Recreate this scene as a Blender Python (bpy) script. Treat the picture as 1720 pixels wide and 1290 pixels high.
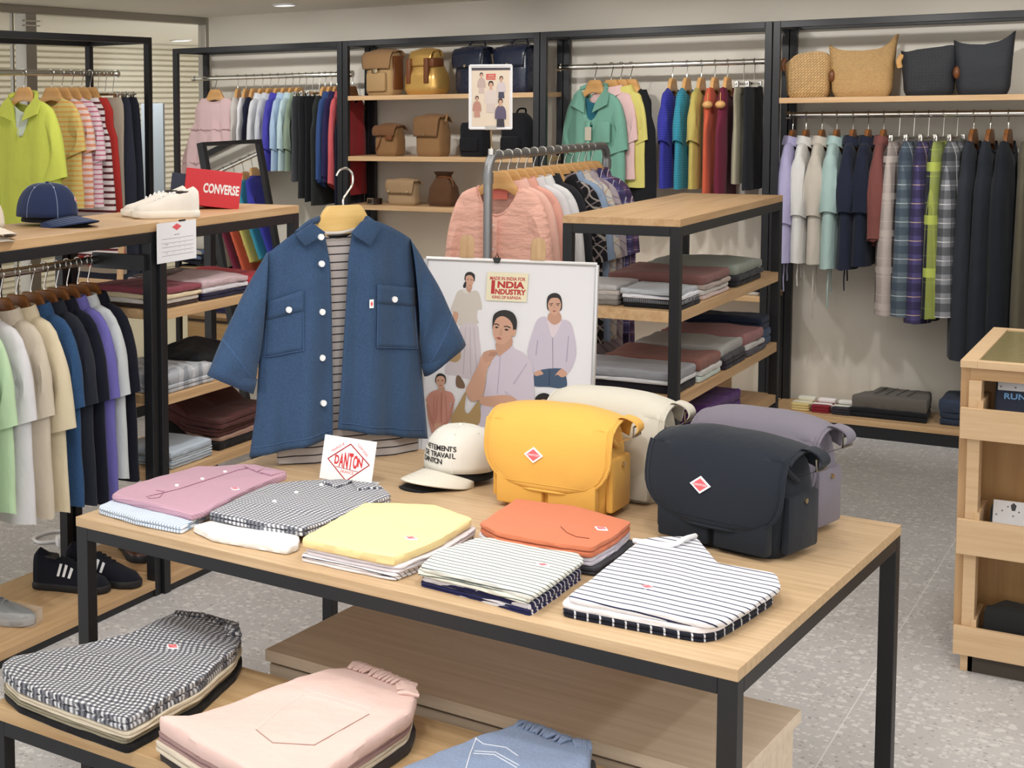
import bpy, bmesh, math, random
from mathutils import Vector, Matrix, noise
from mathutils.bvhtree import BVHTree

for o in list(bpy.data.objects):
    bpy.data.objects.remove(o, do_unlink=True)
SC = bpy.context.scene
COL = SC.collection
rnd = random.Random(7)
V = Vector
PI = math.pi

# ------------------------------------------------------------------ camera
CF, CCX, CCY = 2465.39, 164.78, 383.37          # focal length and principal point for a 1720x1290 frame
PITCH, ROLL, YAW = .0819, .0166, .6573
EYE = V((0, 0, 1.6))
_f = V((-math.sin(YAW), math.cos(YAW), 0)); _r = V((math.cos(YAW), math.sin(YAW), 0)); _u = V((0, 0, 1))
FWD = _f*math.cos(PITCH) - _u*math.sin(PITCH)
_u2 = _u*math.cos(PITCH) + _f*math.sin(PITCH)
RGT = _r*math.cos(ROLL) - _u2*math.sin(ROLL)
UPV = _u2*math.cos(ROLL) + _r*math.sin(ROLL)
cam = bpy.data.cameras.new('camera'); camo = bpy.data.objects.new('camera', cam); COL.objects.link(camo)
m = Matrix((RGT, UPV, -FWD)).transposed().to_4x4(); m.translation = EYE
camo.matrix_world = m
cam.sensor_fit = 'HORIZONTAL'; cam.sensor_width = 36; cam.lens = CF/1720*36
cam.shift_x = (860-CCX)/1720; cam.shift_y = -(645-CCY)/1720
cam.clip_start = .05; cam.clip_end = 80
SC.camera = camo

# ------------------------------------------------------------------ exposure, world, lights
SC.view_settings.view_transform = 'Standard'; SC.view_settings.look = 'None'
SC.view_settings.gamma = 1; SC.view_settings.use_curve_mapping = False
SC.view_settings.exposure = -0.44
W = bpy.data.worlds.new('world'); SC.world = W; W.use_nodes = True
W.node_tree.nodes['Background'].inputs[0].default_value = (1, .995, .985, 1)
W.node_tree.nodes['Background'].inputs[1].default_value = 2.2

CEIL = 2.165
def spot(loc, target, power, ang=70, blend=.5, rad=.05, col=(1, .985, .96)):
    l = bpy.data.lights.new('downlight_or_fill_lamp', 'SPOT'); l.energy = power; l.spot_size = math.radians(ang)
    l.spot_blend = blend; l.shadow_soft_size = rad; l.color = col
    o = bpy.data.objects.new('downlight_or_fill_lamp', l); COL.objects.link(o); o.location = loc
    o.rotation_euler = (V(target)-V(loc)).to_track_quat('-Z', 'Y').to_euler()
    return o
def area(loc, target, sx, sy, power, col=(1, .98, .95)):
    l = bpy.data.lights.new('ceiling_fill_lamp', 'AREA'); l.shape = 'RECTANGLE'; l.size = sx; l.size_y = sy; l.energy = power; l.color = col
    o = bpy.data.objects.new('ceiling_fill_lamp', l); COL.objects.link(o); o.location = loc
    o.rotation_euler = (V(target)-V(loc)).to_track_quat('-Z', 'Y').to_euler()
    return o
# unseen area fills added under the ceiling for general light, and the aimed downlights over the displays
area((-1.2, 2.2, CEIL-.02), (-1.2, 2.2, 0), 2.6, 1.6, 30)
area((-2.4, 5.0, CEIL-.02), (-2.4, 5.0, 0), 3.6, 1.6, 34)
area((.3, 4.6, CEIL-.02), (.3, 4.6, 0), 1.4, 3.0, 20)
area((-6.4, 9.0, CEIL-.02), (-6.4, 9.0, 0), 2.0, 5.0, 12, (1, .9, .74))
for x, tx in ((-4.9, -4.9), (-4.1, -4.2), (-3.3, -3.5), (-2.6, -2.6), (-1.9, -1.95), (-1.2, -1.25), (-.5, -.6)):
    spot((x, 6.55, CEIL-.02), (tx, 7.8, 1.15), 36, 85, .6, .03)
for x, y, tx, ty, tz in ((-1.25, 1.9, -1.3, 2.75, .68), (-.7, 2.3, -1.0, 3.05, .7), (-1.5, 2.2, -1.75, 3.2, .9), (-1.4, 1.4, -1.5, 2.3, .4),
                         (-2.2, 3.2, -2.85, 3.5, 1.1), (-2.1, 4.2, -2.9, 4.5, 1.1), (-1.2, 3.7, -1.6, 5.2, 1.1), (-3.7, 4.9, -4.6, 5.6, 1.3), (-.4, 4.0, -.3, 4.7, .6)):
    spot((x, y, CEIL-.02), (tx, ty, tz), 30, 70, .7, .05)

for x, y, tx, ty, tz in ((1.7, 3.0, -.9, 2.9, .35), (1.9, 4.4, -.4, 3.0, .1), (.9, 1.5, -.2, 2.6, .1)):  # extra spots, added to brighten the plinth box and the floor
    spot((x, y, CEIL-.02), (tx, ty, tz), 55, 60, .8, .04)

# ------------------------------------------------------------------ photograph rays onto real planes
def ray(px, py): return FWD + RGT*((px-CCX)/CF) - UPV*((py-CCY)/CF)
def PZ(px, py, z): v = ray(px, py); return EYE + v*((z-EYE.z)/v.z)
def PY(px, py, y): v = ray(px, py); return EYE + v*((y-EYE.y)/v.y)
def PX(px, py, x): v = ray(px, py); return EYE + v*((x-EYE.x)/v.x)
def PP(px, py, o, n): v = ray(px, py); return EYE + v*((V(o)-EYE).dot(n)/v.dot(n))

# ------------------------------------------------------------------ materials
_M = {}
def s2l(c):
    if isinstance(c, str): c = tuple(int(c[i:i+2], 16) for i in (0, 2, 4))
    return tuple(((v/255)/12.92 if v/255 <= .04045 else ((v/255+.055)/1.055)**2.4) for v in c[:3])
def _new(name):
    mt = bpy.data.materials.new(name); mt.use_nodes = True
    nt = mt.node_tree; b = nt.nodes['Principled BSDF']
    return mt, nt, b
def _n(nt, t, **kw):
    n = nt.nodes.new(t)
    for k, v in kw.items(): setattr(n, k, v)
    return n
def _math(nt, op, a, b=None, c=None):
    n = nt.nodes.new('ShaderNodeMath'); n.operation = op
    for i, v in enumerate((a, b, c)):
        if v is None: continue
        if isinstance(v, (int, float)): n.inputs[i].default_value = v
        else: nt.links.new(v, n.inputs[i])
    return n.outputs[0]
def _mix(nt, fac, a, b):
    n = nt.nodes.new('ShaderNodeMix'); n.data_type = 'RGBA'
    for i, v in ((0, fac), (6, a), (7, b)):
        if isinstance(v, (int, float)): n.inputs[i].default_value = v
        elif isinstance(v, tuple): n.inputs[i].default_value = (*v, 1)
        else: nt.links.new(v, n.inputs[i])
    return n.outputs[2]
def plain(name, c, rough=.5, metal=0, spec=.5, bump=0, scale=60, coat=0, alpha=1, emit=0):
    if name in _M: return _M[name]
    mt, nt, b = _new(name)
    b.inputs['Base Color'].default_value = (*s2l(c), 1); b.inputs['Roughness'].default_value = rough
    b.inputs['Metallic'].default_value = metal; b.inputs['Specular IOR Level'].default_value = spec
    b.inputs['Coat Weight'].default_value = coat; b.inputs['Alpha'].default_value = alpha
    if emit:
        b.inputs['Emission Color'].default_value = (*s2l(c), 1); b.inputs['Emission Strength'].default_value = emit
    tc = _n(nt, 'ShaderNodeTexCoord'); ns = _n(nt, 'ShaderNodeTexNoise'); ns.inputs['Scale'].default_value = scale; ns.inputs['Detail'].default_value = 3
    nt.links.new(tc.outputs['Object'], ns.inputs['Vector'])
    nt.links.new(_math(nt, 'MULTIPLY_ADD', ns.outputs[0], .12, rough-.06), b.inputs['Roughness'])
    if bump:
        bp = _n(nt, 'ShaderNodeBump'); bp.inputs['Strength'].default_value = bump; bp.inputs['Distance'].default_value = .01
        nt.links.new(ns.outputs[0], bp.inputs['Height']); nt.links.new(bp.outputs[0], b.inputs['Normal'])
    _M[name] = mt; return mt
def cloth(name, c, layers=(), distort=0., wr=.42, wscale=11, rough=.9, weave=.12, melange=0., stretch=(1, 1, .5)):
    """layers: (direction, period, width, colour, alpha, offset) bands crossing the cloth"""
    if name in _M: return _M[name]
    mt, nt, b = _new('fabric_'+name)
    b.inputs['Roughness'].default_value = rough; b.inputs['Specular IOR Level'].default_value = .2
    b.inputs['Sheen Weight'].default_value = .08
    tc = _n(nt, 'ShaderNodeTexCoord'); co = tc.outputs['Object']
    if distort:
        dn = _n(nt, 'ShaderNodeTexNoise'); dn.inputs['Scale'].default_value = 7; nt.links.new(co, dn.inputs['Vector'])
        vm = _n(nt, 'ShaderNodeVectorMath', operation='SUBTRACT'); nt.links.new(dn.outputs['Color'], vm.inputs[0]); vm.inputs[1].default_value = (.5, .5, .5)
        vs = _n(nt, 'ShaderNodeVectorMath', operation='SCALE'); nt.links.new(vm.outputs[0], vs.inputs[0]); vs.inputs['Scale'].default_value = distort
        va = _n(nt, 'ShaderNodeVectorMath', operation='ADD'); nt.links.new(co, va.inputs[0]); nt.links.new(vs.outputs[0], va.inputs[1]); co2 = va.outputs[0]
    else: co2 = co
    def ds(q):
        r_, g_, b_ = s2l(q); y = .2126*r_+.7152*g_+.0722*b_; k = .14
        return (lerp(r_, y, k)*.95, lerp(g_, y, k)*.95, lerp(b_, y, k)*.95)
    col = ds(c)
    if melange:
        mn = _n(nt, 'ShaderNodeTexNoise'); mn.inputs['Scale'].default_value = 260; mn.inputs['Detail'].default_value = 2; nt.links.new(co, mn.inputs['Vector'])
        dk = tuple(max(0, x*(1-melange)) for x in col); lt = tuple(min(1, x*(1+melange)) for x in col)
        col = _mix(nt, _math(nt, 'MULTIPLY_ADD', mn.outputs[0], 2.4, -.7), dk, lt)
    for L in layers:
        d, per, wd, lc, al = L[:5]; off = L[5] if len(L) > 5 else 0
        dd = V(d).normalized()
        dp = _n(nt, 'ShaderNodeVectorMath', operation='DOT_PRODUCT'); nt.links.new(co2, dp.inputs[0]); dp.inputs[1].default_value = dd
        fr = _math(nt, 'FRACT', _math(nt, 'MULTIPLY_ADD', dp.outputs['Value'], 1/per, off+100))
        mask = _math(nt, 'MULTIPLY', _math(nt, 'LESS_THAN', fr, wd/per), al)
        col = _mix(nt, mask, col, ds(lc))
    if isinstance(col, tuple): b.inputs['Base Color'].default_value = (*col, 1)
    else: nt.links.new(col, b.inputs['Base Color'])
    mp = _n(nt, 'ShaderNodeMapping'); mp.inputs['Scale'].default_value = stretch; nt.links.new(co, mp.inputs['Vector'])
    n1 = _n(nt, 'ShaderNodeTexNoise'); n1.inputs['Scale'].default_value = wscale; n1.inputs['Detail'].default_value = 3; nt.links.new(mp.outputs[0], n1.inputs['Vector'])
    n2 = _n(nt, 'ShaderNodeTexNoise'); n2.inputs['Scale'].default_value = 420; nt.links.new(co, n2.inputs['Vector'])
    b1 = _n(nt, 'ShaderNodeBump'); b1.inputs['Strength'].default_value = wr; b1.inputs['Distance'].default_value = .03; nt.links.new(n1.outputs[0], b1.inputs['Height'])
    b2 = _n(nt, 'ShaderNodeBump'); b2.inputs['Strength'].default_value = weave; b2.inputs['Distance'].default_value = .002
    nt.links.new(n2.outputs[0], b2.inputs['Height']); nt.links.new(b1.outputs[0], b2.inputs['Normal']); nt.links.new(b2.outputs[0], b.inputs['Normal'])
    _M[name] = mt; return mt
def wood(name, c1, c2, axis=0, rough=.42, s=1.):
    if name in _M: return _M[name]
    mt, nt, b = _new('wood_'+name)
    tc = _n(nt, 'ShaderNodeTexCoord'); mp = _n(nt, 'ShaderNodeMapping')
    sc = [28*s, 28*s, 28*s]; sc[axis] = 1.3*s; mp.inputs['Scale'].default_value = sc
    nt.links.new(tc.outputs['Object'], mp.inputs['Vector'])
    n1 = _n(nt, 'ShaderNodeTexNoise'); n1.inputs['Scale'].default_value = 1.6; n1.inputs['Detail'].default_value = 5; n1.inputs['Roughness'].default_value = .65
    nt.links.new(mp.outputs[0], n1.inputs['Vector'])
    cr = _n(nt, 'ShaderNodeValToRGB'); e = cr.color_ramp.elements
    e[0].position = .3; e[0].color = (*s2l(c2), 1); e[1].position = .72; e[1].color = (*s2l(c1), 1)
    nt.links.new(n1.outputs[0], cr.inputs[0]); nt.links.new(cr.outputs[0], b.inputs['Base Color'])
    b.inputs['Roughness'].default_value = rough; b.inputs['Specular IOR Level'].default_value = .35
    bp = _n(nt, 'ShaderNodeBump'); bp.inputs['Strength'].default_value = .06; bp.inputs['Distance'].default_value = .004
    nt.links.new(n1.outputs[0], bp.inputs['Height']); nt.links.new(bp.outputs[0], b.inputs['Normal'])
    _M[name] = mt; return mt

OAK = lambda ax=0: wood('oak%d' % ax, (214, 180, 138), (186, 148, 106), ax)
OAKT = wood('oak_table', (208, 180, 144), (178, 148, 112), 0, .4, 1.6)
ASH = wood('pale_ash', (226, 196, 158), (208, 174, 134), 0, .5)
BEECH = wood('beech_hanger', (222, 176, 118), (200, 150, 92), 0, .35)
BROWNH = wood('brown_hanger', (150, 98, 52), (112, 68, 34), 0, .35)
BLK = plain('black_powder_coat', (24, 25, 29), .45, 0, .45, .02, 400)
CHROME = plain('chrome', (210, 208, 202), .16, 1)
STEEL = plain('galvanised_steel', (150, 152, 155), .38, .9, .5, .05, 90)
WHITEP = plain('white_plastic', (238, 238, 240), .35)
BLACKP = plain('black_plastic', (18, 18, 20), .35)
BRASS = plain('brass_snap', (214, 200, 168), .25, 1)
RED = plain('red_ink', (200, 44, 50), .6)
PINKRED = plain('label_red', (232, 96, 104), .7)
PAPER = plain('white_paper', (240, 240, 244), .7)

# ------------------------------------------------------------------ mesh builder
class MB:
    def __init__(s): s.v = []; s.f = []; s.mi = []; s.cur = 0
    def add(s, vs, fs):
        n = len(s.v); s.v += [V(p) for p in vs]; s.f += [tuple(i+n for i in f) for f in fs]; s.mi += [s.cur]*len(fs); return s
    def box(s, x0, x1, y0, y1, z0, z1, M=None):
        c = [V((x, y, z)) for z in (z0, z1) for y in (y0, y1) for x in (x0, x1)]
        if M is not None: c = [M @ p for p in c]
        return s.add(c, [(0, 2, 3, 1), (4, 5, 7, 6), (0, 1, 5, 4), (2, 6, 7, 3), (0, 4, 6, 2), (1, 3, 7, 5)])
    def loft(s, rings, cap0=True, cap1=True, closed=True):
        n = len(rings[0]); vs = [p for r in rings for p in r]; fs = []
        for i in range(len(rings)-1):
            for j in range(n if closed else n-1):
                k = (j+1) % n; fs.append((i*n+j, i*n+k, (i+1)*n+k, (i+1)*n+j))
        if cap0: fs.append(tuple(reversed(range(n))))
        if cap1: fs.append(tuple(range((len(rings)-1)*n, len(rings)*n)))
        return s.add(vs, fs)
    def grid(s, fn, nu, nv):
        vs = [fn(i/nu, j/nv) for j in range(nv+1) for i in range(nu+1)]
        fs = [(j*(nu+1)+i, j*(nu+1)+i+1, (j+1)*(nu+1)+i+1, (j+1)*(nu+1)+i) for j in range(nv) for i in range(nu)]
        return s.add(vs, fs)
    def tube(s, pts, r, n=10, cap=True, closed=False):
        pts = [V(p) for p in pts]; rings = []; up = None
        for i, p in enumerate(pts):
            if closed: t = pts[(i+1) % len(pts)]-pts[i-1]
            else: t = pts[min(i+1, len(pts)-1)]-pts[max(i-1, 0)]
            t.normalize()
            if up is None: up = t.orthogonal().normalized()
            up = (up - t*up.dot(t)).normalized(); b = t.cross(up)
            rr = r[i] if isinstance(r, (list, tuple)) else r
            rings.append([p+(up*math.cos(2*PI*k/n)+b*math.sin(2*PI*k/n))*rr for k in range(n)])
        if closed: rings.append(rings[0]); cap = False
        return s.loft(rings, cap, cap)
    def cyl(s, p0, p1, r0, r1=None, n=20): return s.tube([p0, p1], [r0, r0 if r1 is None else r1], n)
    def prism(s, pts, ext):
        pts = [V(p) for p in pts]; n = len(pts); e = V(ext)
        fs = [tuple(reversed(range(n))), tuple(range(n, 2*n))]+[(i, (i+1) % n, n+(i+1) % n, n+i) for i in range(n)]
        return s.add(pts+[p+e for p in pts], fs)
    def ball(s, c, rx, ry=None, rz=None, nu=14, nv=9, zmin=-1):
        ry = rx if ry is None else ry; rz = rx if rz is None else rz; rings = []
        for j in range(nv+1):
            z = zmin+(1-zmin)*j/nv; z = min(1, max(-1, math.sin(math.asin(zmin)+(PI/2-math.asin(zmin))*j/nv))); q = math.sqrt(max(1e-5, 1-z*z))
            rings.append([V(c)+V((rx*q*math.cos(2*PI*i/nu), ry*q*math.sin(2*PI*i/nu), rz*z)) for i in range(nu)])
        return s.loft(rings)
    def build(s, name, mat, parent=None, smooth=True, bevel=0, world=False, ang=40, solid=0, sub=0, loc=None):
        vs = s.v
        if parent is not None and world:
            Mi = wm(parent).inverted(); vs = [Mi @ p for p in vs]
        if loc is not None: vs = [p-V(loc) for p in vs]
        me = bpy.data.meshes.new(name); me.from_pydata([tuple(p) for p in vs], [], s.f)
        for mt in (mat if isinstance(mat, (list, tuple)) else [mat]): me.materials.append(mt)
        if s.cur or any(s.mi): me.polygons.foreach_set('material_index', s.mi)
        bm = bmesh.new(); bm.from_mesh(me)
        if len(bm.faces) < 20000: bmesh.ops.recalc_face_normals(bm, faces=bm.faces)
        if bevel:
            ed = [e for e in bm.edges if len(e.link_faces) == 2 and e.calc_face_angle(0) > .5]
            bmesh.ops.bevel(bm, geom=ed, offset=bevel, segments=2, affect='EDGES', profile=.5)
        bm.to_mesh(me); bm.free()
        if smooth:
            me.shade_smooth(); me.set_sharp_from_angle(angle=math.radians(ang))
        o = bpy.data.objects.new(name, me); COL.objects.link(o)
        if parent is not None: o.parent = parent
        if loc is not None: o.location = loc
        if solid:
            md = o.modifiers.new('solid', 'SOLIDIFY'); md.thickness = solid; md.offset = 0
        if sub:
            md = o.modifiers.new('sub', 'SUBSURF'); md.levels = sub; md.render_levels = sub
        return o
def wm(o):
    M = o.matrix_basis.copy()
    while o.parent: o = o.parent; M = o.matrix_basis @ M
    return M
def tag(o, label=None, cat=None, group=None, kind=None):
    if label: o['label'] = label
    if cat: o['category'] = cat
    if group: o['group'] = group
    if kind: o['kind'] = kind
    return o
def thing(name, label, cat, loc=(0, 0, 0), rz=0, group=None, rot=None):
    o = bpy.data.objects.new(name, None); COL.objects.link(o); o.location = loc
    o.rotation_euler = rot if rot else (0, 0, rz); o.empty_display_size = .1
    return tag(o, label, cat, group)
def struct(o): o['kind'] = 'structure'; return o
def copy_tree(o, parent=None):
    c = o.copy(); COL.objects.link(c)
    if parent is not None: c.parent = parent
    for ch in [k for k in bpy.data.objects if k.parent == o]: copy_tree(ch, c)
    return c
def text_mb(mb, txt, o, ux, uy, h, align='CENTER', depth=.0006, sx=1., bold=0):
    """letters as mesh: origin o (baseline), ux right, uy up, h capital height"""
    cu = bpy.data.curves.new('t', 'FONT'); cu.body = txt; cu.size = 1; cu.align_x = align; cu.extrude = 0; cu.offset = bold; cu.resolution_u = 3
    ob = bpy.data.objects.new('t', cu); COL.objects.link(ob)
    dg = bpy.context.evaluated_depsgraph_get(); me = bpy.data.meshes.new_from_object(ob.evaluated_get(dg))
    ux = V(ux).normalized(); uy = V(uy).normalized(); n = ux.cross(uy); k = h/.69
    vs = [V(o)+ux*(v.co.x*k*sx)+uy*(v.co.y*k)+n*depth for v in me.vertices]
    mb.add(vs, [tuple(p.vertices) for p in me.polygons])
    bpy.data.objects.remove(ob); bpy.data.curves.remove(cu); bpy.data.meshes.remove(me)
    return mb
def lerp(a, b, t): return a+(b-a)*t
def interp(tab, t):
    """tab: [(t, value or tuple)]"""
    if t <= tab[0][0]: return tab[0][1]
    for (a, va), (b, vb) in zip(tab, tab[1:]):
        if t <= b:
            k = (t-a)/(b-a) if b > a else 0
            return tuple(lerp(p, q, k) for p, q in zip(va, vb)) if isinstance(va, tuple) else lerp(va, vb, k)
    return tab[-1][1]
def smooth_path(pts, n=6, closed=False):
    pts = [V(p) for p in pts]; out = []; m_ = len(pts)
    for i in range(m_ if closed else m_-1):
        p0 = pts[i-1] if (i > 0 or closed) else pts[i]; p1 = pts[i]; p2 = pts[(i+1) % m_]; p3 = pts[(i+2) % m_] if (closed or i+2 < m_) else p2
        for k in range(n):
            t = k/n
            out.append(.5*((2*p1)+(p2-p0)*t+(2*p0-5*p1+4*p2-p3)*t*t+(3*p1-p0-3*p2+p3)*t**3))
    if not closed: out.append(pts[-1])
    return out

_bv = {}
def ST(o, px, py, lift=.0, n=3):
    """point of a placed mesh under the photograph ray (falls back to its top height)"""
    if o.name not in _bv: _bv[o.name] = BVHTree.FromPolygons([wm(o) @ v.co for v in o.data.vertices], [tuple(p.vertices) for p in o.data.polygons])
    d = ray(px, py).normalized(); h = _bv[o.name].ray_cast(EYE, d)
    if h[0] is None:
        nr = _bv[o.name].find_nearest(PZ(px, py, o.get('ztop', o.location.z))); return nr[0]+V((0, 0, lift))
    return h[0]+V((0, 0, lift))
# ================================================================== the setting
def floor_mat():
    mt, nt, b = _new('terrazzo_floor')
    tc = _n(nt, 'ShaderNodeTexCoord'); co = tc.outputs['Object']
    n0 = _n(nt, 'ShaderNodeTexNoise'); n0.inputs['Scale'].default_value = 3; n0.inputs['Detail'].default_value = 6; nt.links.new(co, n0.inputs['Vector'])
    base = _mix(nt, n0.outputs[0], s2l((180, 178, 178)), s2l((206, 204, 203)))
    for sc, th, c in ((34, .19, (222, 220, 218)), (70, .22, (220, 218, 216)), (48, .12, (158, 155, 154)), (24, .05, (122, 118, 117)), (95, .14, (166, 163, 161))):
        v = _n(nt, 'ShaderNodeTexVoronoi'); v.inputs['Scale'].default_value = sc; nt.links.new(co, v.inputs['Vector'])
        sp = _n(nt, 'ShaderNodeSeparateColor'); nt.links.new(v.outputs['Color'], sp.inputs[0])
        m1 = _math(nt, 'LESS_THAN', sp.outputs[0], .34); m2 = _math(nt, 'LESS_THAN', v.outputs['Distance'], th*2.0)
        base = _mix(nt, _math(nt, 'MULTIPLY', _math(nt, 'MULTIPLY', m1, m2), .8), base, s2l(c))
    sx = _n(nt, 'ShaderNodeSeparateXYZ'); nt.links.new(co, sx.inputs[0])
    for ax, per, off in ((0, .6, .22), (1, .6, .1)):
        fr = _math(nt, 'FRACT', _math(nt, 'MULTIPLY_ADD', sx.outputs[ax], 1/per, 100+off))
        base = _mix(nt, _math(nt, 'MULTIPLY', _math(nt, 'LESS_THAN', fr, .006), .55), base, s2l((236, 235, 233)))
    nt.links.new(base, b.inputs['Base Color']); b.inputs['Roughness'].default_value = .42; b.inputs['Specular IOR Level'].default_value = .4
    return mt
def wall_mat(name, c, rough=.75):
    return plain(name, c, rough, 0, .3, .05, 250)
FLOOR = floor_mat(); WALLM = wall_mat('wall_paint', (229, 223, 211)); CEILM = wall_mat('ceiling_paint', (250, 246, 236))
CREAM = plain('cream_shutter', (206, 198, 176), .35, 0, .5); CORR = plain('corridor_floor', (206, 198, 176), .3, 0, .5)  # corridor floor colour copies the shutter to stand for its reflection
struct(MB().box(-5.3, 2.6, -2.5, 8.1, -.1, 0).build('floor', FLOOR, smooth=False))
struct(MB().box(-13, -5.3, 3, 16, -.1, 0).build('floor_corridor', CORR, smooth=False))
struct(MB().box(-13, 2.7, -1.0, 16, CEIL, CEIL+.1).build('ceiling', CEILM, smooth=False))
struct(MB().box(-5.2, 2.7, 7.93, 8.05, 0, CEIL).build('wall_back', WALLM, smooth=False))
struct(MB().box(2.5, 2.6, 1.5, 7.93, 0, CEIL).build('wall_right', WALLM, smooth=False))
# louvred shutter across the corridor
mb = MB(); z = 0.0; prof = []
while z < 2.15:
    prof += [(-7.62, z), (-7.6, z+.008), (-7.6, z+.034), (-7.625, z+.047)]; z += .048
rings = [[V((x, y, zz)) for x, zz in prof] for y in (4.5, 15.5)]
mb.loft(rings, False, False, closed=False); struct(mb.build('wall_corridor', CREAM, smooth=False))
# glazed screen on the left
GLASS = plain('clear_glass', (235, 240, 238), .03, 0, .5, alpha=.12)
ALU = plain('brushed_aluminium', (168, 164, 156), .35, .8)
win = struct(MB().box(-5.29, -5.23, 3.0, 8.0, 2.12, CEIL).box(-5.29, -5.23, 7.94, 8.0, 0, 2.12).box(-5.30, -5.22, 6.15, 6.24, 0, 2.12).box(-5.27, -5.25, 6.07, 6.085, 0, 2.12).box(-5.29, -5.23, 3.0, 8.0, 0, .06).build('window_1', ALU, smooth=False, bevel=.002))
MB().box(-5.265, -5.257, 6.24, 7.94, .06, 2.12).build('pane', GLASS, win, smooth=False)
MB().box(-5.265, -5.257, 3.0, 6.07, .06, 2.12).build('pane', GLASS, win, smooth=False)
for x, y, z0, z1 in ((-5.23, 6.2, 2.075, 2.083), (-5.23, 6.2, 2.05, 2.057)):
    MB().box(x, x+.02, y-.07, y+.06, z0, z1).build('glass_clip', CHROME, win, smooth=False)
# recessed downlights that show
LAMP = plain('lamp_glow', (255, 250, 240), .5, emit=9)
def downlight(x, y, label, r=.05):
    t = thing('ceiling_downlight', label, 'light', (x, y, CEIL-.002), group='recessed ceiling downlights')
    mb = MB(); mb.tube([(r*1.25*math.cos(a), r*1.25*math.sin(a), -.002) for a in [2*PI*i/28 for i in range(28)]], .008, 8, closed=True); mb.build('trim_ring', WHITEP, t)
    MB().cyl((0, 0, -.004), (0, 0, .0), r*1.2, n=28).build('lens', LAMP, t)
p = PZ(478, 7, CEIL); downlight(p.x, p.y, 'round ceiling downlight lit white above the hanging bay beside the glass screen')
p = PZ(304, 67, CEIL); downlight(p.x, p.y, 'lit corridor downlight just above the louvred shutter, seen right of the tall left frame', .07)
p = PZ(92, 97, CEIL); downlight(p.x, p.y, 'small lit corridor downlight seen through the tall left frame, upper of two', .08)
p = PZ(89, 108, CEIL); downlight(p.x, p.y, 'small lit corridor downlight seen through the tall left frame, lower of two', .08)

# ================================================================== racks and furniture
def frame_rack(name, label, cat, x0, x1, y0, y1, H, post=.032, shelves=(), rails=(), plinth=None, group=None, top=None, beams=True, wax=0, low=None, mids=()):
    """steel frame between x0..x1, y0..y1; shelves (z, thick); rails ((p0), (p1), kind)"""
    r = thing(name, label, cat, ((x0+x1)/2, (y0+y1)/2, 0), group=group); w = dict(parent=r, world=True)
    hz = H-(top or 0)
    for x in (x0, x1-post):
        for y in (y0, y1-post): MB().box(x, x+post, y, y+post, 0.0, hz).build('post', BLK, **w, smooth=False, bevel=.002)
    if beams:
        for zz in [hz]+list(mids):
            for y in (y0, y1-post): MB().box(x0+post, x1-post, y, y+post, zz-post, zz).build('beam', BLK, **w, smooth=False, bevel=.002)
            for x in (x0, x1-post): MB().box(x, x+post, y0+post, y1-post, zz-post, zz).build('beam', BLK, **w, smooth=False, bevel=.002)
    if top: MB().box(x0, x1, y0, y1, hz, H).build('countertop', OAK(wax), **w, smooth=False, bevel=.0015)
    for z, th in shelves:
        MB().box(x0+.004, x1-.004, y0+.004 if wax == 0 else y0+.002, y1-.004, z-th, z).build('shelf', OAK(wax), **w, smooth=False, bevel=.0015)
    if plinth:
        z, th = plinth; e = .001
        MB().box(x0+e, x1-e, y0+e, y1-e, z-th, z).build('base_board', OAK(wax), **w, smooth=False, bevel=.0015)
        MB().box(x0+.006, x1-.006, y0+.006, y1-.006, .0, z-th).build('kick_frame', BLK, **w, smooth=False)
    for a, b, kind in rails:
        if kind == 'flat':
            a = V(a); b = V(b); d = (b-a).normalized(); s_ = d.cross(V((0, 0, 1)))*.007; u = V((0, 0, .014))
            ring = [s_*math.cos(t)+u*math.sin(t) for t in [2*PI*i/16 for i in range(16)]]
            MB().loft([[a+q for q in ring], [b+q for q in ring]]).build('hanging_rail', CHROME, **w)
        else: MB().cyl(a, b, .0125).build('hanging_rail', CHROME, **w)
        for e_, s_ in ((V(a), 1), (V(b), -1)):
            d = (V(b)-V(a)).normalized()*s_
            MB().cyl(e_-d*.002, e_+d*.014, .02).build('rail_bracket', CHROME, **w)
    return r
YB, YR = 7.53, 7.90       # front and rear faces of the wall bays
BZ = 1.956
bx = [-5.21, -4.033, -2.877, -1.742, -.56]
def bay(i, label, shelves, rails, **k):
    return frame_rack('wall_bay', label, 'clothing rack', bx[i]+.002, bx[i+1]-.002, YB, YR, BZ, shelves=shelves, rails=rails, plinth=(.085, .028), group='black framed bays along the back wall', **k)
RZ1, RZ4, RY = 1.772, 1.508, 7.715
bay(0, 'black steel bay at the left end of the back wall, pink dress hanging in front', [(.60, .026), (.325, .026)], [((bx[0]+.03, RY, RZ1), (bx[1]-.03, RY, RZ1), 'flat')])
bay(1, 'black steel bay of oak shelves holding tan and navy bags', [(1.643, .026), (1.299, .026), (1.021, .026), (.55, .026)], [])
bay(2, 'black steel bay with a teal shirt and bright tees on its rail', [(.634, .026)], [((bx[2]+.03, RY, RZ1), (bx[3]-.03, RY, RZ1), 'flat')])
bay(3, 'black steel bay at the right with woven bags above hung plaid clothes', [(1.593, .026)], [((bx[3]+.03, RY, RZ4), (bx[4]-.03, RY, RZ4), 'flat')])
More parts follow.
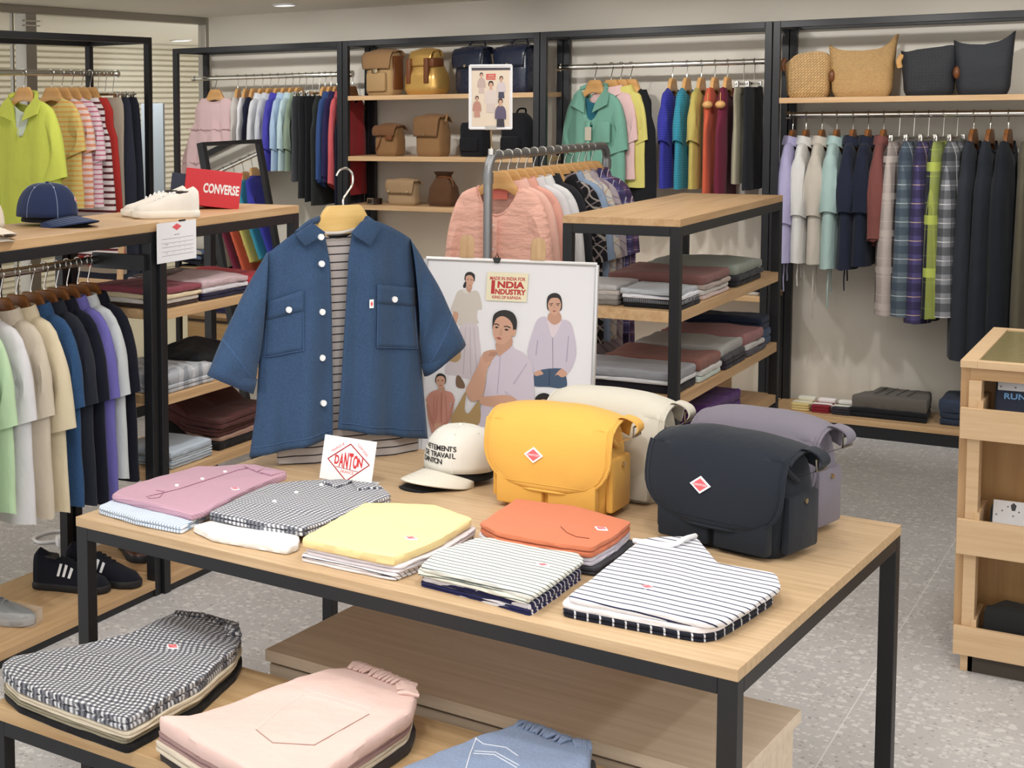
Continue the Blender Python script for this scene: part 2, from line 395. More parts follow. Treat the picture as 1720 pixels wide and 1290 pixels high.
# drawer fronts under the lowest shelf of the first bay
MB().box(-5.14, -4.10, 7.56, 7.88, .09, .295).build('bin', wood('bin_front', (196, 160, 110), (178, 140, 92), 0), None, smooth=False, bevel=.003)
o = bpy.data.objects['bin']; o.name = 'storage_bin'; tag(o, 'plain wooden storage bin standing in the bottom of the back wall bay nearest the glass', 'storage box')
MB().box(-5.13, -4.11, 7.553, 7.562, .262, .278).build('grip_slot', plain('dark_groove', (60, 42, 30), .6), o, smooth=False)

# tall rack against the glass on the left, and the neighbour of it
XL0, XL1 = -4.83, -4.415; XLR, ZLR = -4.62, 1.775
frame_rack('tall_rack', 'tall black steel rack by the glass screen with a lime shirt hung first', 'clothing rack', XL0, XL1, 4.965, 6.20, BZ, wax=1, plinth=(.085, .028),
           rails=[((XLR, 4.995, ZLR), (XLR, 6.17, ZLR), 'flat')], group='black racks along the glass screen')
frame_rack('tall_rack', 'tall black shelving rack at the left picture edge, oak shelf ends just in view', 'clothing rack', XL0, XL1, 3.75, 4.963, BZ, wax=1, plinth=(.085, .028),
           shelves=[(1.66, .026), (1.34, .026), (1.02, .026)], group='black racks along the glass screen')

# left counter units
XU0, XU1 = -3.135, -2.735; UZ = 1.228
u1 = frame_rack('counter_rack', 'oak topped hanging counter at the left with shirts below and caps on top', 'display counter', XU0, XU1, 2.55, 3.853, UZ, post=.034, top=.029, wax=1, plinth=(.051, .027),
           rails=[((-2.95, 2.586, 1.10), (-2.95, 3.817, 1.10), 'flat')])
MB().box(-2.95-.01, -2.95+.2, 3.80, 3.818, 1.075, 1.125).build('rail_arm', BLK, u1, world=True, smooth=False)
u2 = frame_rack('counter_rack', 'oak topped shelf counter holding the red shoe box and folded tees', 'display counter', XU0+.01, XU1+.012, 3.857, 4.748, UZ, post=.034, top=.029, wax=1,
           shelves=[(.937, .03), (.655, .03), (.396, .03)], plinth=(.051, .027))
# middle shelf unit
MX0, MX1, MY0, MY1 = -1.742, -1.365, 4.775, 6.115
mu = frame_rack('shelf_unit', 'waist high oak and black shelf unit behind the posters, stacks of folded knits', 'display shelf', MX0, MX1, MY0, MY1, 1.219, post=.032, top=.025, wax=1,
           shelves=[(.922, .036), (.647, .036), (.44, .03)], plinth=(.06, .03))
MB().box(-1.545, -1.53, MY0+.04, MY1-.04, .44, .611).build('divider_panel', OAK(1), mu, world=True, smooth=False)
# main display table
TO = V((-.597, 2.444, 0)); TR = math.atan2(2.444-2.538, -.597+2.037); TL_, TW_, TZ = 1.443, 1.049, .68
tb = thing('display_table', 'long oak topped black steel display table in the foreground with folded shirts', 'table', TO, TR)
MB().box(-TL_, 0, 0, TW_, TZ-.022, TZ).build('tabletop', OAKT, tb, smooth=False, bevel=.0015)
for x in (-TL_+.001, -.033):
    for y in (.001, TW_-.033): MB().box(x, x+.032, y, y+.032, 0, TZ-.022).build('leg', BLK, tb, smooth=False, bevel=.0015)
for y in (.001, TW_-.033): MB().box(-TL_+.033, -.033, y, y+.032, TZ-.050, TZ-.022).build('rail', BLK, tb, smooth=False, bevel=.0015)
for x in (-TL_+.001, -.033): MB().box(x, x+.032, .033, TW_-.033, TZ-.050, TZ-.022).build('rail', BLK, tb, smooth=False, bevel=.0015)
# storage box under it
bo = thing('plinth_box', 'low oak storage box standing under the display table', 'storage box', (-.64, 2.608, 0), TR)
WG = wood('greyed_oak', (228, 210, 188), (208, 188, 164), 0)
MB().box(-.985, 0, 0, .385, .395, .42).build('lid_board', WG, bo, smooth=False, bevel=.001)
MB().box(-.978, -.012, .008, .377, .0, .388).build('body', WG, bo, smooth=False)
MB().box(-.97, -.02, .016, .369, .388, .395).build('shadow_gap', plain('dark_gap', (70, 54, 40), .8), bo, smooth=False)
# low front table
LO = V((-.45, 2.105, 0)); LR = math.atan2(2.157-2.164, -1.754+1.943)
lt = thing('low_table', 'low oak table in front of the display table with folded trousers', 'table', LO, LR)
LL, LWD, LZ = 1.515, .475, .39
MB().box(-LL, 0, 0, LWD, LZ-.03, LZ).build('tabletop', wood('oak_low', (208, 178, 136), (176, 142, 102), 0, .4), lt, smooth=False, bevel=.0015)
for x in (-LL+.001, -.033):
    for y in (.001, LWD-.033): MB().box(x, x+.032, y, y+.032, 0, LZ-.03).build('leg', BLK, lt, smooth=False, bevel=.0015)
for y in (.001, LWD-.033): MB().box(-LL+.033, -.033, y, y+.032, LZ-.06, LZ-.03).build('rail', BLK, lt, smooth=False, bevel=.0015)
for x in (-LL+.001, -.033): MB().box(x, x+.032, .033, LWD-.033, LZ-.06, LZ-.03).build('rail', BLK, lt, smooth=False, bevel=.0015)
# galvanised pipe rail
PXR, PZR = -2.15, 1.40; py0, py1 = 5.13, 6.42
pr = thing('pipe_rack', 'grey galvanised pipe clothes rail holding the coral shirts', 'clothes rail', (PXR, (py0+py1)/2, 0))
path = [(PXR, py0, .02), (PXR, py0, PZR-.06)]+[(PXR, py0+.06-.06*math.cos(a), PZR-.06+.06*math.sin(a)) for a in [PI/2*i/6 for i in range(1, 7)]]
path += [(PXR, py1-.06+.06*math.sin(a), PZR-.06+.06*math.cos(a)) for a in [PI/2*i/6 for i in range(0, 7)]]+[(PXR, py1, .02)]
MB().tube(path, .0165, 14).build('pipe_frame', STEEL, pr, world=True)
for y in (py0, py1):
    MB().tube([(PXR-.22, y, .02), (PXR+.22, y, .02)], .0165, 12).build('foot', STEEL, pr, world=True)
    MB().cyl((PXR, y, PZR-.1), (PXR, y, PZR-.06), .0195).build('elbow_collar', STEEL, pr, world=True)
# cabinet at the right
CX0, CY0, CY1, CZ = -.565, 4.60, 5.31, .87
cb = thing('drawer_cabinet', 'pale wooden sock cabinet with open bins at the right picture edge', 'cabinet', (CX0+.5, (CY0+CY1)/2, 0)); kw = dict(parent=cb, world=True, smooth=False)
MB().box(CX0, CX0+.022, CY0+.02, CY1, .10, CZ-.02).build('side_panel', OAK(2), bevel=.001, **kw)
MB().box(CX0+1.0, CX0+1.022, CY0+.02, CY1, .10, CZ-.02).build('side_panel', OAK(2), bevel=.001, **kw)
mb = MB(); mb.box(CX0, CX0+.04, CY0, CY1, CZ-.02, CZ); mb.box(CX0+.04, CX0+1.022, CY0, CY0+.03, CZ-.02, CZ); mb.box(CX0+.04, CX0+1.022, CY1-.03, CY1, CZ-.02, CZ); mb.box(CX0+.98, CX0+1.022, CY0+.03, CY1-.03, CZ-.02, CZ); mb.build('top_frame', ASH, bevel=.001, **kw)
MB().box(CX0+.04, CX0+.98, CY0+.03, CY1-.03, CZ-.012, CZ-.003).build('glass_top', plain('tinted_glass_top', (150, 138, 96), .12, 0, .6), **kw)
MB().box(CX0+.022, CX0+1.0, CY0+.02, CY0+.04, CZ-.055, CZ-.02).build('fascia', OAK(0), bevel=.001, **kw)
MB().box(CX0+.022, CX0+1.0, CY0+.16, CY0+.18, .10, CZ-.055).build('back_panel', wood('cab_back', (188, 150, 100), (166, 126, 80), 2), **kw)
for x in (CX0+.022,): MB().box(x, x+.03, CY0+.0, CY0+.06, 0.0, CZ-.055).build('upright', ASH, bevel=.001, **kw)
MB().box(CX0+1.0-.03, CX0+1.0, CY0, CY0+.06, .0, CZ-.055).build('upright', ASH, bevel=.001, **kw)
for k, (z0, z1) in enumerate(((.657, .742), (.334, .431), (.05, .129))):
    mb = MB(); mb.box(CX0+.006, CX0+1.0, CY0-.022, CY0-.004, z0, z1); tr = mb.build('bin_front', ASH, bevel=.001, **kw)
    MB().box(CX0+.02, CX0+1.0, CY0-.004, CY0+.158, z0+.004, z0+.016).build('bin_floor', ASH, tr, world=True, smooth=False)
    MB().box(CX0+.045, CX0+.058, CY0-.004, CY0+.158, z0+.016, z1+.02).build('bin_side', ASH, tr, world=True, smooth=False)
MB().box(CX0+.04, CX0+.99, CY0+.0, CY1-.02, .0, .09).build('kick_board', plain('dark_kick', (70, 62, 54), .7), **kw)
# leaning mirror
mi = thing('leaning_mirror', 'black framed mirror leaning back behind the left counter', 'mirror', (-3.22, 5.5, 0), PI/2, rot=(math.radians(-11), 0, PI/2))
MB().box(-.245, -.215, -.015, .015, .02, 1.47).box(.215, .245, -.015, .015, .02, 1.47).box(-.215, .215, -.015, .015, 1.455, 1.47).box(-.215, .215, -.015, .015, .02, .06).build('frame', BLK, mi, smooth=False)
MB().box(-.215, .215, -.004, .004, .06, 1.455).build('mirror_glass', plain('mirror_silver', (235, 236, 236), .015, 1), mi, smooth=False)
# pale standing panel near the glass
pb = thing('standing_panel', 'pale blue grey standing panel between the tall left rack and the shutter', 'panel', (-4.95, 6.95, 0), .2)
MB().box(-.07, .07, -.012, .012, .03, 1.62).build('board', plain('pale_blue_panel', (190, 203, 212), .4), pb, smooth=False, bevel=.002)
MB().box(-.1, .1, -.09, .09, 0, .03).build('foot_plate', ALU, pb, smooth=False)
# ================================================================== hanging garments
def hanger(px_, rot, zr, label, mat=BEECH, w=.155, clips=False, group=None, drop=.125, tilt=0):
    """root at the neck point (drop below the rail)"""
    h = thing('wooden_hanger' if mat is not CHROME else 'clip_hanger', label, 'hanger', px_, group=group, rot=(0, tilt, rot))
    if clips:
        MB().box(-.15, .15, -.004, .004, .012, .024).build('bar', mat, h, bevel=.002)
        for s in (-1, 1): MB().prism([(s*.12-.016, -.009, .03), (s*.12+.016, -.009, .03), (s*.12+.012, -.009, -.022), (s*.12-.012, -.009, -.022)], (0, .018, 0)).build('clip', CHROME, h, bevel=.003)
        z0 = .024
    else:
        top = [(0, .055), (.031, .055), (.043, .040), (.060, .008), (w*.60, -.026), (w-.016, -.062), (w, -.074), (w-.01, -.084)]
        bot = [(w-.03, -.080), (w*.62, -.054), (.060, -.032), (.034, -.016), (0, -.010)]
        pr_ = top+bot; pr_ = pr_+[(-x, z) for x, z in reversed(pr_[1:-1])]
        mb = MB(); mb.prism([(x, -.009, z) for x, z in pr_], (0, .018, 0)); mb.build('arm', mat, h, bevel=.004)
        z0 = .055
    r = .017; zc = drop+.012+.004-r+.002
    pts = [(0, 0, z0-.004), (0, 0, z0+.012), (r*.7, 0, zc-r*.9)]+[(r*math.cos(a), 0, zc+r*math.sin(a)) for a in [-.7+(PI+.9)*i/9 for i in range(10)]]
    MB().tube(smooth_path(pts, 3), .0022, 6).build('hook', CHROME, h)
    return h
def sgnpow(v, e): return math.copysign(abs(v)**e, v)
def garment(loc, rot, kind, mat, label, L=.62, hw=.20, sl=.18, sw=.07, th=.036, neck=.068, seed=0, dip=.05, sleeve_mat=None, collar=True, name=None, group=None, sh=.168, spread=.04, ripple=.014, cat=None, extra=None, tilt=0, hemcurve=0, pleats=0):
    nm = {'shirt': 'hanging_shirt', 'tee': 'hanging_tee', 'tank': 'sleeveless_top', 'dress': 'hanging_dress', 'pants': 'hanging_trousers', 'skirt': 'hanging_skirt', 'jacket': 'hanging_jacket'}[kind]
    ct = {'shirt': 'shirt', 'tee': 't-shirt', 'tank': 'top', 'dress': 'dress', 'pants': 'trousers', 'skirt': 'skirt', 'jacket': 'jacket'}[kind]
    g = thing(name or nm, label, cat or ct, loc, group=group, rot=(0, tilt, rot))
    NS, NR = 40, 26
    bottom = kind in ('pants', 'skirt')
    if bottom: wt = [(0, .15), (.04, .165), (L*.4, hw*.95), (L, hw)]; tt = [(0, .014), (.05, th*.7), (L, th)]
    elif kind in ('tank', 'dress'):
        wt = [(0, neck+.035), (.03, sh*.72), (.06, sh*.84), (.14, sh*.86), (.2, sh*1.02), (L*.6, lerp(sh, hw, .6)), (L, hw)]; tt = [(0, .02), (.06, .03), (.2, th*.8), (L, th)]
    else:
        wt = [(0, neck), (.022, neck+.06), (.05, sh*.93), (.075, sh), (.13, sh*1.04), (.26, lerp(sh, hw, .6)), (L, hw)]; tt = [(0, .022), (.05, .03), (.15, th*.85), (L, th)]
    def fold(x, t, side):
        a = ripple*(.25+.75*min(1, t*1.6))
        q = noise.noise(V((x*9+seed*3.1, t*1.3, side*5+seed)))*1.5+math.sin(x*46+seed*2+side+t*1.5)*.4
        if pleats: q += math.sin(x*pleats+seed)*1.1
        return a*q
    rings = []
    for i in range(NR+1):
        u = i/NR; t = u**1.5 if not bottom else u
        z = t*L; w_ = interp(wt, z); d_ = interp(tt, z); ring = []
        w_ *= 1+.03*noise.noise(V((seed, t*4, 3)))
        for k in range(NS):
            a = 2*PI*k/NS; x = w_*sgnpow(math.cos(a), .75); y = d_*sgnpow(math.sin(a), .9)
            front = 1 if math.sin(a) < -.05 else 0
            y += fold(x, t, front)*(1-abs(math.cos(a))**4)
            zt = 0
            if not bottom:
                zt = -(dip if front else dip*.25)*max(0, 1-(x/(neck*1.02))**2)**.7*(1-t)**3 if t < .6 else 0
            zz = -z+zt*(1-t)
            if t > .9: zz += (t-.9)*10*(hemcurve*abs(math.cos(a))**2+.006*noise.noise(V((x*8, seed, front*3))))
            ring.append(V((x, y, zz)))
        rings.append(ring)
    mb = MB(); mb.loft(rings, bottom, False)
    # hem turned inwards so the opening reads as cloth
    mb.loft([rings[-1], [V((p.x*.9, p.y*.8, p.z+.03)) for p in rings[-1]]], False, True)
    mb.build('body', mat, g)
    if sl > 0 and not bottom and kind not in ('tank', 'dress'):
        for s in (-1, 1):
            R = []; n = 18; m_ = 14; ze = -.10-sl; xe = sh+spread
            oc = smooth_path([(sh*.72, 0, -.042), (sh*.97, 0, -.064), (sh+spread*.55, 0, -.10-sl*.28), (xe, 0, ze+.015)], m_//3+1)
            ic = smooth_path([(sh*.66, 0, -.20), (sh*.8, 0, -.215), (sh*.92, 0, min(-.225, ze*.8)), (xe-sw*1.75, 0, min(ze-.035, -.24))], m_//3+1)
            for i, (po, pi_) in enumerate(zip(oc, ic)):
                t = i/(len(oc)-1); c = (po+pi_)/2; hv = (po-pi_)/2; dth = lerp(th*.6, th*.95, t)
                R.append([V((s*(c.x+hv.x*math.cos(a)), c.y+dth*math.sin(a)*(1+.35*noise.noise(V((math.cos(a)*2.5, t*2.5, seed+s)))), c.z+hv.z*math.cos(a))) for a in [2*PI*k/n for k in range(n)]])
            sb = MB(); sb.loft(R, True, False); last = R[-1]; cc = sum(last, V())/n
            sb.loft([last, [cc+(p-cc)*.86+V((0, 0, .025)) for p in last]], False, True)
            sb.build('sleeve', sleeve_mat or mat, g)
    if collar and kind in ('shirt', 'jacket'):
        R = []
        for rr, z in ((.98, -.012), (.96, .022), (1.04, .028), (1.22, .002), (1.3, -.016)):
            R.append([V((neck*rr*math.cos(a), .03*rr*math.sin(a)*1.15, z-(.035*max(0, -math.sin(a))**3 if z < .01 else .012*max(0, -math.sin(a))))) for a in [2*PI*k/24 for k in range(24)]])
        MB().loft(R, False, False).build('collar', mat, g)
    elif not bottom:
        pts = []
        for k in range(28):
            a = 2*PI*k/28; x = neck*math.cos(a); fr = math.sin(a) < 0
            pts.append((x, .022*math.sin(a), .002-(dip if fr else dip*.25)*max(0, 1-(x/(neck*1.02))**2)**.7))
        MB().tube(pts, .0045, 6, closed=True).build('neckband', sleeve_mat or mat, g)
    else:
        MB().loft([[V((.152*sgnpow(math.cos(a), .75), .018*math.sin(a), z)) for a in [2*PI*k/28 for k in range(28)]] for z in (.001, -.032)], True, True).build('waistband', mat, g)
    return g
C = lambda n, c, **k: cloth(n, c, **k)
def on_rail(axis, fixed, zr, items, place, group, hgroup, drop=.125, hm=BEECH):
    """items: (pos, kind, mat, words, dict); axis 'y' rail runs in depth, 'x' rail runs along the wall"""
    for i, (pos, kind, mt, words, kw) in enumerate(items):
        kw = dict(kw); yaw = kw.pop('yaw', 0); hmat = kw.pop('hm', hm); nohang = kw.pop('nohang', False)
        loc = (fixed, pos, zr-drop) if axis == 'y' else (pos, fixed, zr-drop)
        rot = (0 if axis == 'y' else PI/2)+yaw; kw.setdefault('seed', i*1.7+len(place))
        g = garment(loc, rot, kind, mt, words+' '+place, group=group, **kw)
        if not nohang: hanger(loc, rot, zr, w=kw.get('sh', .168)*(.72 if kind in ('tank', 'dress') else .88), label=('clip hanger' if kind in ('pants', 'skirt') else 'wooden hanger')+' carrying the '+words.replace(' hung ', ' ')+' '+place, mat=CHROME if kind in ('pants', 'skirt') else hmat, clips=kind in ('pants', 'skirt'), group=hgroup, drop=drop)

# ---- left counter rail (runs in depth, shirts seen by their right sleeves)
S = dict(L=.60, hw=.195, sl=.20, sw=.085, th=.03, sh=.165)
items = [
 (2.98, 'shirt', C('mint', (196, 214, 198)), 'pale mint shirt, nearest', dict(S, L=.70, seed=3)),
 (3.07, 'shirt', C('mint_grey', (184, 204, 190)), 'grey mint long shirt, second', dict(S, L=.66)),
 (3.16, 'tee', C('light_green', (190, 224, 176)), 'light green tee', dict(S, L=.55)),
 (3.245, 'tee', C('white', (226, 224, 228)), 'plain white tee', dict(S, L=.60)),
 (3.33, 'shirt', C('beige', (214, 200, 178)), 'beige shirt', dict(S)),
 (3.405, 'shirt', C('cream', (228, 212, 176)), 'cream wide sleeved shirt', dict(S, sl=.25, sw=.10, spread=.06)),
 (3.475, 'shirt', C('denim_blue', (44, 84, 130), melange=.2), 'denim blue shirt', dict(S)),
 (3.54, 'shirt', C('charcoal_navy', (40, 44, 56)), 'charcoal navy shirt', dict(S, L=.61)),
 (3.60, 'shirt', C('midnight', (24, 26, 42)), 'midnight navy shirt', dict(S, L=.62)),
 (3.655, 'shirt', C('periwinkle', (112, 106, 190)), 'periwinkle shirt', dict(S, L=.63)),
 (3.71, 'shirt', C('pale_grey', (206, 212, 214)), 'pale grey shirt', dict(S, L=.56)),
 (3.765, 'shirt', C('ink', (22, 24, 38)), 'ink navy shirt, last', dict(S, L=.58)),
]
on_rail('y', -2.95, 1.10, items, 'on the left counter rail', 'shirts on the left counter rail', 'hangers on the left counter rail', hm=BROWNH)

# ---- tall rack by the glass
T_ = dict(L=.54, hw=.19, sl=.17, sw=.075, th=.03)
WS = [((0, 0, 1), .03, .010, (200, 84, 84), 1)]
items = [
 (5.42, 'shirt', C('lime', (206, 216, 48), wr=.4), 'lime pullover shirt with an open neck', dict(L=.66, hw=.235, sl=.29, sw=.10, th=.045, sh=.185, dip=.15, collar=False, spread=.07)),
 (5.63, 'tee', C('straw', (222, 200, 112), layers=[((0, 0, 1), .024, .008, (236, 170, 60), 1)]), 'straw tee with orange stripes', dict(T_)),
 (5.71, 'tee', C('peach_stripe', (240, 214, 208), layers=[((0, 0, 1), .03, .013, (238, 150, 110), 1)]), 'peach striped tee', dict(T_)),
 (5.79, 'tee', C('pink_stripe', (240, 218, 226), layers=[((0, 0, 1), .024, .007, (216, 110, 140), 1)]), 'pale pink striped tee', dict(T_, sl=.22)),
 (5.87, 'dress', C('white_rust_stripe', (234, 222, 222), layers=[((0, 0, 1), .032, .012, (104, 40, 46), 1)]), 'white dress with maroon stripes', dict(L=.8, hw=.22, th=.035)),
 (5.94, 'dress', C('scarlet', (200, 44, 36)), 'scarlet dress', dict(L=.86, hw=.21, th=.03)),
 (6.0, 'pants', C('sand', (186, 172, 152)), 'sand trousers', dict(L=.9, hw=.17, th=.03)),
 (6.065, 'pants', C('slate_navy', (52, 56, 72)), 'slate navy trousers', dict(L=.95, hw=.2, th=.035)),
 (6.13, 'pants', C('dark_slate', (38, 42, 54)), 'dark slate trousers, last', dict(L=.95, hw=.2, th=.035)),
]
on_rail('y', XLR, ZLR, items, 'on the tall left rack', 'clothes on the tall left rack', 'hangers on the tall left rack', hm=BEECH)

# ---- first wall bay
T1 = dict(L=.44, hw=.17, sl=.22, sw=.06, th=.022, sh=.15, spread=.03, ripple=.006)
P1 = dict(L=.55, hw=.17, th=.024, ripple=.006)
items = [
 (-5.015, 'dress', C('blush', (232, 196, 198), wr=.3), 'blush pink tiered sleeveless dress', dict(L=.60, hw=.29, th=.045, yaw=-1.58, sh=.18, dip=.03, ripple=.014, pleats=70)),
 (-4.85, 'tank', C('pale_taupe', (206, 198, 192)), 'pale taupe sleeveless top', dict(L=.45, hw=.17, th=.022, yaw=.3)),
 (-4.79, 'tank', C('off_white', (230, 230, 234)), 'off white sleeveless top', dict(L=.46, hw=.17, th=.022, yaw=.2)),
 (-4.735, 'tank', C('navy_top', (30, 34, 58)), 'navy sleeveless top', dict(L=.44, hw=.17, th=.02, yaw=.1)),
 (-4.675, 'shirt', C('pearl', (214, 216, 222)), 'pearl grey shirt', dict(T1)),
 (-4.62, 'shirt', C('silver', (200, 204, 212)), 'silver grey shirt', dict(T1)),
 (-4.565, 'shirt', C('violet', (74, 70, 184)), 'violet shirt', dict(T1)),
 (-4.515, 'shirt', C('sky', (168, 196, 226)), 'sky blue shirt', dict(T1)),
 (-4.465, 'shirt', C('ice', (184, 210, 216)), 'ice blue shirt', dict(T1)),
 (-4.42, 'shirt', C('sage', (132, 150, 128)), 'sage green shirt', dict(T1, L=.44)),
 (-4.375, 'pants', C('graphite', (70, 72, 78)), 'graphite trousers', dict(P1, L=.50)),
 (-4.33, 'pants', C('soot', (38, 40, 44)), 'soot black trousers', dict(P1, L=.60)),
 (-4.285, 'pants', C('coal', (28, 29, 33)), 'coal black trousers', dict(P1, L=.62)),
 (-4.245, 'dress', C('dark_olive', (44, 48, 46)), 'dark olive dress', dict(L=.64, hw=.17, th=.022)),
 (-4.205, 'shirt', C('marine', (46, 74, 128)), 'marine blue sweatshirt', dict(T1, L=.5, sl=.40)),
 (-4.165, 'shirt', C('plum_navy', (40, 32, 76)), 'plum navy shirt', dict(T1, L=.5, sl=.38)),
 (-4.125, 'shirt', C('watermelon', (208, 84, 90)), 'watermelon pink sweatshirt', dict(T1, L=.5, sl=.42)),
 (-4.085, 'dress', C('navy_dress', (26, 28, 50)), 'navy dress', dict(L=.68, hw=.18, th=.022)),
]
on_rail('x', RY, RZ1, items, 'in the leftmost wall bay', 'clothes in the bay by the glass screen', 'hangers in the bay by the glass screen', hm=BEECH)
# the red dress hangs on the near end of that rail and shows through the shelf bay
gl = (-4.066, RY, RZ1-.125)
garment(gl, PI/2, 'dress', C('crimson', (172, 34, 42)), 'crimson red dress at the right end of the rail, behind the oak shelf ends', L=.58, hw=.17, th=.03, sh=.15, group='clothes in the bay by the glass screen', name='hanging_dress')
hanger(gl, PI/2, RZ1, 'dark wooden hanger carrying the crimson red dress', mat=BROWNH, group='hangers in the bay by the glass screen')

# ---- third wall bay: first shirt turned to the front, bright tees at the right
T3 = dict(L=.50, hw=.165, sl=.17, sw=.065, th=.028, sh=.15, spread=.03, ripple=.006)
items = [
 (-2.65, 'shirt', C('jade', (112, 172, 150), wr=.35), 'jade open collar shirt turned frontward', dict(L=.60, hw=.215, sl=.22, sw=.085, th=.034, sh=.175, dip=.16, collar=False, yaw=-2.0, spread=.05)),
 (-2.565, 'shirt', C('rose', (232, 190, 188)), 'rose pink blouse', dict(T3, yaw=-2.0, L=.46, th=.016)),
 (-2.515, 'shirt', C('lemon', (220, 208, 96)), 'lemon yellow blouse', dict(T3, yaw=-2.0, L=.5, th=.016)),
 (-2.465, 'dress', C('jet', (30, 30, 34)), 'jet black dress', dict(L=.66, hw=.18, th=.018, yaw=-2.0, sh=.16)),
 (-2.255, 'tee', C('royal_blue', (58, 60, 172), layers=[((0, 0, 1), .012, .003, (40, 40, 140), 1)]), 'royal blue ribbed tee', dict(T3)),
 (-2.185, 'tee', C('turquoise', (28, 146, 172), layers=[((0, 0, 1), .012, .003, (14, 116, 140), 1)]), 'turquoise ribbed tee', dict(T3)),
 (-2.115, 'tee', C('mustard', (190, 172, 74)), 'mustard tee', dict(T3)),
 (-2.05, 'tank', C('burnt_orange', (206, 84, 48)), 'burnt orange sleeveless dress', dict(L=.56, hw=.17, th=.026, sh=.16)),
 (-1.99, 'tank', C('wine', (112, 30, 56)), 'wine red sleeveless dress', dict(L=.56, hw=.17, th=.026, sh=.16)),
 (-1.915, 'pants', C('khaki', (158, 150, 124)), 'khaki trousers', dict(L=.47, hw=.15, th=.026, ripple=.006)),
 (-1.865, 'pants', C('pitch', (32, 34, 40)), 'pitch black trousers', dict(L=.50, hw=.16, th=.028, ripple=.006)),
]
on_rail('x', RY, RZ1, items, 'right of the shelved bags', 'clothes in the bay right of the bags', 'hangers in the bay right of the bags', hm=BEECH)
for x, lab in ((-2.05, 'pale wooden sphere knot hung at the neck of the burnt orange dress'), (-1.99, 'pale wooden sphere knot hung at the neck of the wine red dress')):
    o = MB().ball((0, 0, 0), .024, .03, .02).build('wooden_charm', BEECH, None, loc=(0, 0, 0)); o.location = (x+.005, 7.575, 1.565)
    tag(o, lab, 'ornament')
    MB().tube([(0, 0, .018), (-.005, .02, .05), (-.012, .05, .075)], .002, 6).build('cord', BEECH, o)

# ---- fourth wall bay
def plaid(n, base, a, b, c=None, p=.085):
    L = [((0, 1, 0), p*.7, p*.3, a, .45), ((0, 0, 1), p, p*.45, a, .6), ((0, 0, 1), p, p*.04, b, .9, .3), ((1, 0, 0), p, p*.45, a, .6), ((1, 0, 0), p, p*.05, b, .9, .55)]
    if c: L += [((0, 0, 1), p*2, p*.35, c, .8, .55), ((0, 1, 0), p*2, p*.35, c, .5, .15), ((1, 0, 0), p*2, p*.4, c, .7, .2)]
    return cloth(n, base, layers=L)
T4 = dict(L=.58, hw=.175, sl=.24, sw=.07, th=.042, sh=.155, spread=.03, ripple=.007)
K4 = dict(L=.80, hw=.2, th=.056, ripple=.013, yaw=-.10)
items = [
 (-1.685, 'shirt', C('lilac', (168, 162, 200)), 'lilac shirt', dict(T4, sl=.3)),
 (-1.625, 'shirt', C('bone', (208, 206, 202)), 'bone white drawstring blouse', dict(T4, sl=.26)),
 (-1.555, 'shirt', C('oatmeal', (190, 180, 166)), 'oatmeal drawstring blouse', dict(T4, sl=.26)),
 (-1.49, 'shirt', C('seafoam', (158, 186, 182)), 'seafoam drawstring blouse', dict(T4, L=.6)),
 (-1.42, 'shirt', C('deep_navy', (33, 38, 58)), 'deep navy drawstring blouse', dict(T4, L=.6)),
 (-1.355, 'shirt', C('blue_black', (28, 34, 52)), 'blue black blouse', dict(T4, L=.58)),
 (-1.29, 'shirt', C('rust', (122, 68, 62)), 'rust brown shirt', dict(T4, L=.46, sl=.36)),
 (-1.225, 'skirt', plaid('plaid_brown', (118, 102, 96), (70, 60, 58), (214, 200, 190), (190, 176, 168)), 'brown plaid skirt', dict(K4)),
 (-1.165, 'skirt', plaid('plaid_blue', (96, 112, 122), (54, 66, 84), (190, 200, 204)), 'blue grey plaid skirt', dict(K4)),
 (-1.105, 'skirt', plaid('plaid_violet', (84, 76, 130), (44, 40, 66), (216, 180, 150)), 'violet plaid skirt', dict(K4, L=.83)),
 (-1.045, 'skirt', plaid('plaid_lime', (56, 58, 80), (30, 34, 40), (120, 130, 60), (190, 205, 64), .12), 'navy and lime green plaid skirt', dict(K4)),
 (-.99, 'skirt', plaid('plaid_mono', (150, 152, 158), (34, 38, 46), (230, 230, 232)), 'black and white plaid skirt', dict(K4, L=.79)),
 (-.925, 'dress', C('slate_dress', (46, 51, 60)), 'slate blue dress', dict(L=.98, hw=.2, th=.052, yaw=-.1)),
 (-.86, 'dress', C('steel_dress', (40, 45, 54)), 'steel navy dress', dict(L=1.06, hw=.2, th=.052, yaw=-.1)),
 (-.79, 'dress', C('night_dress', (32, 37, 45)), 'night navy dress', dict(L=1.08, hw=.2, th=.052, yaw=-.1)),
 (-.715, 'dress', C('olive_dress', (96, 90, 72)), 'olive dress at the picture edge', dict(L=1.0, hw=.2, th=.034)),
]
on_rail('x', RY, RZ4, items, 'below the woven bags', 'clothes below the woven bags', 'hangers below the woven bags', hm=BROWNH)
# drawstrings hanging under four of the blouses
for x, ln, mt, who in ((-1.68, .15, C('lilac', 0), 'lilac shirt'), (-1.61, .12, C('bone', 0), 'bone white drawstring blouse'), (-1.545, .28, C('oatmeal', 0), 'oatmeal drawstring blouse'), (-1.47, .22, C('seafoam', 0), 'seafoam drawstring blouse'), (-1.405, .13, C('deep_navy', 0), 'deep navy drawstring blouse')):
    g = [o for o in bpy.data.objects if o.get('label', '').startswith(who) and o.get('category') == 'shirt'][0]
    lz = -g.location.z+.80
    for k, yy in ((0, -.12), (1, -.05)):
        pts = [(yy+.006*math.sin(i*1.3+k), 0, lz-.02+.03-ln*(1-.3*k)*i/6) for i in range(7)]
        MB().tube(pts, .0032, 6).build('drawstring', mt, g)

